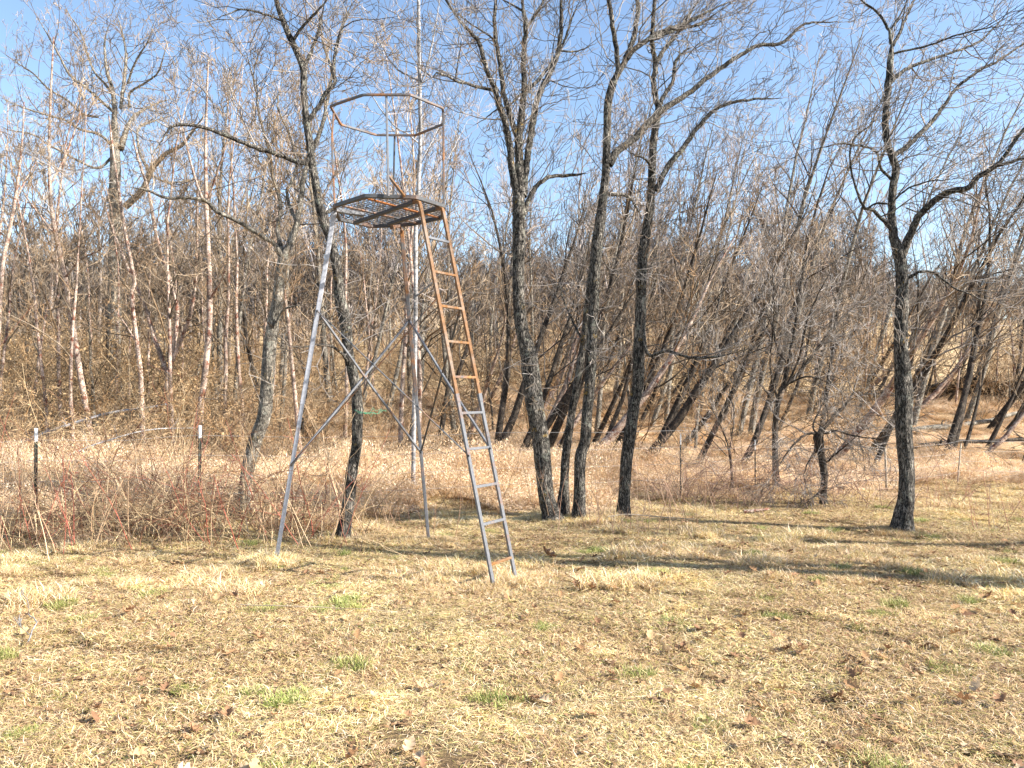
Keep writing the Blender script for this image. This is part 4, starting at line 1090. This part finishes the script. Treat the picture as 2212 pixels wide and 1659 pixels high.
# far wood on the rising ground and the ridge
def far_tree(seed, H):
    r = np.random.default_rng(seed); W = Wood()
    pts = branch_pts((0, 0, 0), (0, 0, 1), H, 6, 0.06, (0, 0, 0.2), r); rad = np.linspace(0.16, 0.03, 7)
    W.add(pts, rad, 5)
    for i in range(12):
        t = 0.2 + 0.8 * (i + r.random()) / 12; k = min(int(t * 6), 5)
        a = r.uniform(0, 6.28)
        grow(W, pts[k] + (pts[k + 1] - pts[k]) * (t * 6 - k), (math.cos(a), math.sin(a), 0.9), H * 0.32 * (1.2 - 0.6 * t), 0.05, 2, r, 0.15, (0, 0, 0.5), 0.65, 6, 0.016, 0.6)
    return W.mesh('far_tree', M_twig_far, (0, 0, 0), True)
fars = [far_tree(51, 9), far_tree(52, 10), far_tree(53, 8), far_tree(54, 11)]
fx, fy_ = [], []
for _ in range(2000):
    y = 46 + 200 * rng.random(); x = rng.uniform(-1, 1) * (y * 0.68 + 4)
    v = 1106 + x / y * FPX
    if v > 1880 and y < 112: continue       # open field on the right
    if y < 115 and rng.random() < 0.3: continue
    fx.append(x); fy_.append(y)
fx, fy_ = np.array(fx), np.array(fy_); fs = rng.uniform(0.7, 1.1, len(fx))
rt = np.zeros((len(fx), 3)); rt[:, 2] = rng.uniform(0, 6.28, len(fx))
scatter('far_wood', fars, np.stack([fx, fy_, ground_z(fx, fy_)], -1), rt, np.stack([fs, fs, fs], -1), rng.integers(0, 4, len(fx)),
        'grey brown leafless wood covering the rising ground far behind', 'woodland')

# dark creek bank on the right
def bank():
    n = 70; V = []
    for i in range(n):
        t = i / (n - 1); x = 15.5 + 12 * t; y = 33.5 - 7.5 * t + 0.5 * math.sin(t * 11) + 0.25 * math.sin(t * 31)
        g0 = gz(x, y); h = 1.0 * min(1, t * 7) * (0.85 + 0.25 * math.sin(t * 31) * math.sin(t * 11))
        for (dy, z) in ((-0.15, -0.3), (-0.1, 0.15 * h), (0.15, 0.45 * h), (-0.05, 0.8 * h), (-0.25, h), (0.6, h * 1.02), (3.5, 0.35)):
            V.append((x + rng.normal(0, 0.05), y + dy + rng.normal(0, 0.05), g0 + z + rng.normal(0, 0.03)))
    F = [(i * 7 + k, (i + 1) * 7 + k, (i + 1) * 7 + k + 1, i * 7 + k + 1) for i in range(n - 1) for k in range(6)]
    o = link_mesh('creek_bank', mesh_np('creek_bank', np.array(V), [np.array(F)], M_soil)); tag(o, kind='structure')
bank()

# ---------------------------------------------------------------- fence
def t_post(v, ytop, D, label, lean=0.0, zt=None, ws=1.0):
    p = P(v, ytop, D); zt = p[2]; x = p[0]; g = gz(x, D)
    root = empty('fence_post', (x, D, g), label, 'fence post', 'steel posts of the wire fence')
    H = zt - g
    for nm, a, b, m_ in (('post_shaft', -0.05, H - 0.16, M_post), ('post_top', H - 0.16, H, M_post_w)):
        V = []; F = []
        prof = [(-0.02, -0.004), (-0.003, -0.004), (-0.003, -0.03), (0.003, -0.03), (0.003, -0.004), (0.02, -0.004), (0.02, 0.004), (-0.02, 0.004)]
        for z in (a, b):
            for (u, w) in prof: V.append((u * ws + lean * z, w * ws, z))
        for k in range(8): F.append((k, (k + 1) % 8, 8 + (k + 1) % 8, 8 + k))
        o = link_mesh(nm, mesh_np(nm, np.array(V), [np.array(F), np.array([[15, 14, 13, 12, 11, 10, 9, 8]])[:, ::-1]], m_, False), root)
    return root
t_post(78, 925, 9.75, 'dark steel fence post with a white top at the left edge of the brambles')
t_post(432, 919, 10.2, 'white topped fence post half hidden in brambles left of the pale leaning trunk')
t_post(1470, 938, 12.2, 'thin white topped fence post in straw grass right of the grouped trunks', ws=0.5)
t_post(1631, 950, 12.8, 'short white topped fence post beside the forked sapling', ws=0.5)
def wood_post(v, ytop, D, lean, label, w=0.035):
    p = P(v, ytop, D); g = gz(p[0], D); H = p[2] - g
    W = Wood(); W.add([[0, 0, -0.05], [lean * H * 0.5, 0, H * 0.5], [lean * H, 0.0, H]], [w, w * 0.95, w * 0.85], 8, 0.04)
    o = W.build('wooden_post', M_wood); o.location = (p[0] - lean * H, D, g); tag(o, label, 'fence post', 'wooden posts of the wire fence')
wood_post(1912, 968, 13.0, -0.03, 'short grey wooden fence post just left of the lone right tree', 0.02)
wood_post(2076, 958, 14.0, 0.1, 'leaning stick post right of the lone right tree', 0.014)
fp = [(-9, 9.4, 0), (-5.76, 9.72, 0), (-3.96, 10.17, 0), (2.56, 12.17, 0), (3.87, 12.77, 0), (6.0, 12.98, 0), (7.8, 13.97, 0), (12, 15, 0)]
for zi, z in enumerate((1.05, 0.8, 0.55, 0.32)):
    W = Wood(); pts = []
    for (a, b) in zip(fp[:-1], fp[1:]):
        for t in np.linspace(0, 1, 6)[:-1]:
            x = a[0] + (b[0] - a[0]) * t; y = a[1] + (b[1] - a[1]) * t
            hh = z * (1 if x < 3 else 0.72)
            pts.append((x, y - 0.02, gz(x, y) + hh - 0.03 * math.sin(math.pi * t)))
    W.add(pts, 0.0022, 3)
    o = W.build('fence_wire', M_wire)
    tag(o, ['topmost', 'second highest', 'second lowest', 'lowest'][zi] + ' strand of thin wire strung along the fence posts', 'wire', 'strands of the wire fence')
# green twine
W = Wood(); r = np.random.default_rng(3)
for k in range(4):
    a = P(766 + k * 3, 886 + k * 2, 8.55); b = P(832 + r.uniform(-8, 6), 884 + r.uniform(-4, 5), 9.6)
    t = np.linspace(0, 1, 12)[:, None]; pts = a * (1 - t) + b * t; pts[:, 2] += r.normal(0, 0.012, 12) - 0.03 * np.sin(math.pi * t[:, 0])
    W.add(pts, 0.0022, 3)
o = W.build('green_twine', M_twine); tag(o, 'strand of green twine tied to the bent trunk behind the tripod stand', 'twine')

# ---------------------------------------------------------------- brambles and weeds
def canes(n, xr, yr, hr, seed, cols, rad=0.0035, arch=True, side=5, label=None, name='bramble_thicket', cat='brambles', kind='stuff'):
    r = np.random.default_rng(seed); W = Wood()
    for _ in range(n):
        if _ % 9 == 0: cxy = (r.uniform(*xr), r.uniform(*yr) - (0.35 if r.random() < 0.25 else 0), r.uniform(0.55, 1.25))
        x, y = (cxy[0] + r.normal(0, 0.16), cxy[1] + r.normal(0, 0.16)) if r.random() < 0.65 else (r.uniform(*xr), r.uniform(*yr))
        h = r.uniform(*hr) * cxy[2]
        a = r.uniform(0, 6.28) if r.random() < 0.6 else r.choice([0, math.pi]) + r.normal(0, 0.4)
        k_ = r.uniform(0.05, 0.55); d = np.array([math.cos(a) * k_, math.sin(a) * k_, 1.0])
        L = h * (1.9 if arch else 1.05)
        trop = (math.cos(a) * 1.6, math.sin(a) * 0.8, -1.7) if arch else (r.normal(0, 0.15), r.normal(0, 0.15), 0)
        p = branch_pts((x, y, gz(x, y) - 0.02), d, L, 9 if arch else 6, 0.15 if arch else 0.06, np.array(trop) * r.uniform(0.1, 1.0), r)
        p[:, 2] = np.maximum(p[:, 2], ground_z(p[:, 0], p[:, 1]) + 0.01)
        c = np.array(cols[r.integers(0, len(cols))]) * r.uniform(0.7, 1.3)
        W.add(p, np.linspace(rad * r.uniform(0.8, 1.5), rad * 0.45, len(p)), 4, 0, c)
        for _ in range(side):
            k = r.integers(2, len(p) - 1); q = p[k]
            dd = unit(p[k + 1 if k + 1 < len(p) else k] - p[k - 1] + r.normal(0, 0.5, 3) * 0.3 + r.normal(0, 0.25, 3))
            b = branch_pts(q, dd, L * r.uniform(0.08, 0.3), 4, 0.2, (0, 0, 0.2), r)
            W.add(b, np.linspace(rad * 0.6, rad * 0.3, 5), 3, 0, c)
    o = W.build(name, M_cane, colour=True)
    tag(o, label, cat, kind=kind)
RED = [(0.22, 0.07, 0.045), (0.24, 0.12, 0.07), (0.12, 0.07, 0.045), (0.32, 0.21, 0.12), (0.58, 0.43, 0.25), (0.22, 0.15, 0.09), (0.46, 0.33, 0.19)]
canes(300, (-5.4, -2.3), (8.1, 10.2), (0.4, 1.2), 61, RED, label='dense tangle of arching red brown bramble canes left of the tripod stand')
canes(280, (-7.5, -1.6), (8.1, 9.8), (0.2, 0.75), 62, [(0.16, 0.10, 0.07), (0.34, 0.24, 0.13), (0.68, 0.51, 0.28), (0.62, 0.46, 0.27)], rad=0.003, side=7, name='low_bramble', label='low dark brushy stems under the bramble canes')
canes(120, (-6.2, -1.7), (8.0, 9.6), (0.8, 1.7), 63, [(0.62, 0.45, 0.28), (0.5, 0.33, 0.2), (0.38, 0.12, 0.08)], rad=0.0045, arch=False, side=4, name='dry_weed_stalks', cat='weeds', label='tall tan weed stalks rising out of the brambles')
canes(75, (-1.8, 2.6), (8.9, 11.0), (0.4, 1.2), 64, [(0.45, 0.31, 0.2), (0.3, 0.18, 0.12)], rad=0.003, arch=False, side=4, name='thin_weed_stems', cat='weeds', label='thin bare weed stems between the tripod stand and the grouped trunks')
canes(260, (2.2, 5.5), (11.0, 13.2), (0.3, 0.9), 65, [(0.32, 0.2, 0.13), (0.42, 0.28, 0.2), (0.2, 0.12, 0.09)], rad=0.0035, side=6, name='low_brush', cat='brush', label='low brown brush around the fan stemmed tree and the snag')
canes(60, (5.0, 8.0), (8.6, 13.0), (0.3, 0.9), 66, [(0.35, 0.16, 0.11), (0.45, 0.3, 0.2)], rad=0.003, arch=False, side=6, name='field_weeds', cat='weeds', label='sparse thin weeds around the lone right tree')

# sticks and logs
def stick(pts, rad, mat, label, name='fallen_branch', twigs=0, seed=1):
    r = np.random.default_rng(seed)
    W = Wood(); c = catmull(np.array([[*p, 0] for p in pts]), 0.08)[:, :3]
    c[:, :2] += r.normal(0, 0.006, (len(c), 2)); c[:, 2] = ground_z(c[:, 0], c[:, 1]) + np.array([p for p in c[:, 2]])
    W.add(c, np.linspace(rad, rad * 0.5, len(c)), 6, 0.04, (1, 1, 1))
    for _ in range(twigs):
        k = r.integers(1, len(c) - 1); grow(W, c[k], unit(r.normal(0, 1, 3) + [0, 0, 0.8]), r.uniform(0.15, 0.5), rad * 0.4, 1, r)
    o = W.build(name, mat, None, c[0], True); o.location = c[0]; tag(o, label, 'branch'); return o
def G(v, y, h=0.0):
    D = CAMZ * FPX / (y - 850.0); return ((v - 1106) / FPX * D, D, h)
stick([G(1312, 1133, 0.05), G(1360, 1127, 0.07), G(1420, 1127, 0.06), G(1500, 1128, 0.04)], 0.010, M_wood, 'long bleached branch lying at the foot of the lichened trunk')
stick([G(1606, 1109, 0.05), G(1660, 1108, 0.06)], 0.028, M_birch, 'short white birch log lying on the lawn right of the grouped trunks', 'birch_log')
stick([(11.4, 23.5, 0.1), (13.5, 24.0, 0.2), (15.6, 24.6, 0.5)], 0.10, M_bark_pale, 'fallen pale log beyond the fence right of the lone right tree', 'fallen_log', 3)
stick([(9.5, 20.0, 0.1), (11.5, 20.6, 0.25), (14.5, 21.0, 0.2)], 0.07, M_bark_dark, 'dark fallen log lying nearer than the pale one beyond the fence', 'fallen_log', 6, 4)
stick([(-12, 19.0, 0.25), (-10.2, 19.2, 0.9), (-8.4, 19.6, 1.25)], 0.05, M_white, 'bent white dead stem arching over the litter at the left', 'fallen_branch', 5, 5)
stick([(-9, 15.5, 0.2), (-7.6, 15.8, 0.75), (-6.4, 16.2, 0.9)], 0.02, M_white, 'thin pale dead branch propped in the grass behind the left fence post', 'fallen_branch', 3, 6)
stick([G(520, 1331, 0.05), G(640, 1334, 0.06), G(760, 1336, 0.05), G(860, 1338, 0.03)], 0.004, M_twig_tan, 'long thin twig lying across the lawn left of the ladder foot', 'fallen_twig', 0, 7)
stick([G(70, 1400, 0.05), G(80, 1370, 0.08), G(60, 1340, 0.06)], 0.005, M_white, 'pale curved twig on the lawn at the left', 'fallen_twig', 2, 8)
stick([G(1330, 1205, 0.04), G(1400, 1196, 0.05)], 0.006, M_twig_tan, 'small stick on the lawn right of the ladder', 'fallen_twig', 1, 9)

# ---------------------------------------------------------------- fallen oak leaves
def leaf_mesh(seed, col):
    r = np.random.default_rng(seed)
    # lobed outline, half widths along the midrib
    t = np.array([0.0, 0.06, 0.18, 0.27, 0.36, 0.48, 0.57, 0.68, 0.78, 0.86, 0.94, 1.0])
    w = np.array([0.01, 0.03, 0.20, 0.10, 0.30, 0.34, 0.15, 0.34, 0.30, 0.12, 0.16, 0.0])
    n = len(t); V = []
    cu, cl = r.uniform(0.3, 1.1), r.uniform(-0.5, 0.9)
    for i in range(n):
        for s in (-1, 0, 1):
            ww = w[i] * (1 + r.normal(0, 0.1)) * s
            z = cu * (ww ** 2) * 2.0 + cl * (t[i] - 0.5) ** 2 + r.normal(0, 0.015)
            V.append((ww * 0.9, t[i] - 0.5, z + 0.05))
    F = [(i * 3 + k, i * 3 + k + 1, (i + 1) * 3 + k + 1, (i + 1) * 3 + k) for i in range(n - 1) for k in (0, 1)]
    c = np.array(col)[None] * r.uniform(0.8, 1.2, (len(V), 1))
    return mesh_np('fallen_leaf', np.array(V), [np.array(F)], M_leaf, True, c)
LC = [((0.40, 0.23, 0.11), 'orange brown'), ((0.50, 0.33, 0.17), 'tan'), ((0.24, 0.13, 0.07), 'dark brown'), ((0.56, 0.41, 0.26), 'pale beige'), ((0.34, 0.19, 0.10), 'reddish brown')]
leaf_lib = [(leaf_mesh(70 + 7 * i + j, c), nm) for i, (c, nm) in enumerate(LC) for j in range(2)]
lr = random.Random(9)
cnt = 0
while cnt < 280:
    D = 3.2 + 5.6 * lr.random() ** 1.25
    v = lr.uniform(-20, 2230)
    if lr.random() < 0.35 and v < 1100: v = 2212 - lr.random() * 1000
    x = at_v(v, D)
    if math.sin(x * 2.1 + D) + math.sin(D * 3.3 - x) + lr.uniform(-1.6, 1.6) < 0: continue
    me, cn = lr.choice(leaf_lib)
    o = bpy.data.objects.new('fallen_leaf', me); COL.objects.link(o)
    s = lr.uniform(0.05, 0.1)
    o.scale = (s, s, s * lr.uniform(0.8, 1.5)); o.location = (x, D, gz(x, D) + lr.uniform(0.02, 0.045))
    o.rotation_euler = (lr.uniform(-0.6, 0.6), lr.uniform(-0.6, 0.6), lr.uniform(0, 6.28))
    side = ['far left', 'left', 'left of centre', 'centre', 'right of centre', 'right', 'far right'][min(6, max(0, int(v / 316)))]
    row = 'by the bottom edge' if D < 3.8 else ('low down' if D < 4.8 else ('before the ladder' if D < 6.2 else 'level with the tripod'))
    tag(o, f'{cn} {"large" if s > 0.075 else "small"} oak leaf on the lawn, {side}, {row}', 'leaf', 'oak leaves fallen on the lawn')
    cnt += 1

o = bpy.data.objects.new('leaf_clump', leaf_lib[4][0]); COL.objects.link(o)
o.scale = (0.2, 0.2, 0.26); o.location = (at_v(1182, 7.9), 7.9, gz(at_v(1182, 7.9), 7.9) + 0.04); o.rotation_euler = (0.4, 0.3, 1.0)
tag(o, 'largest dark brown dead leaf clump on the lawn right of the ladder', 'leaf')
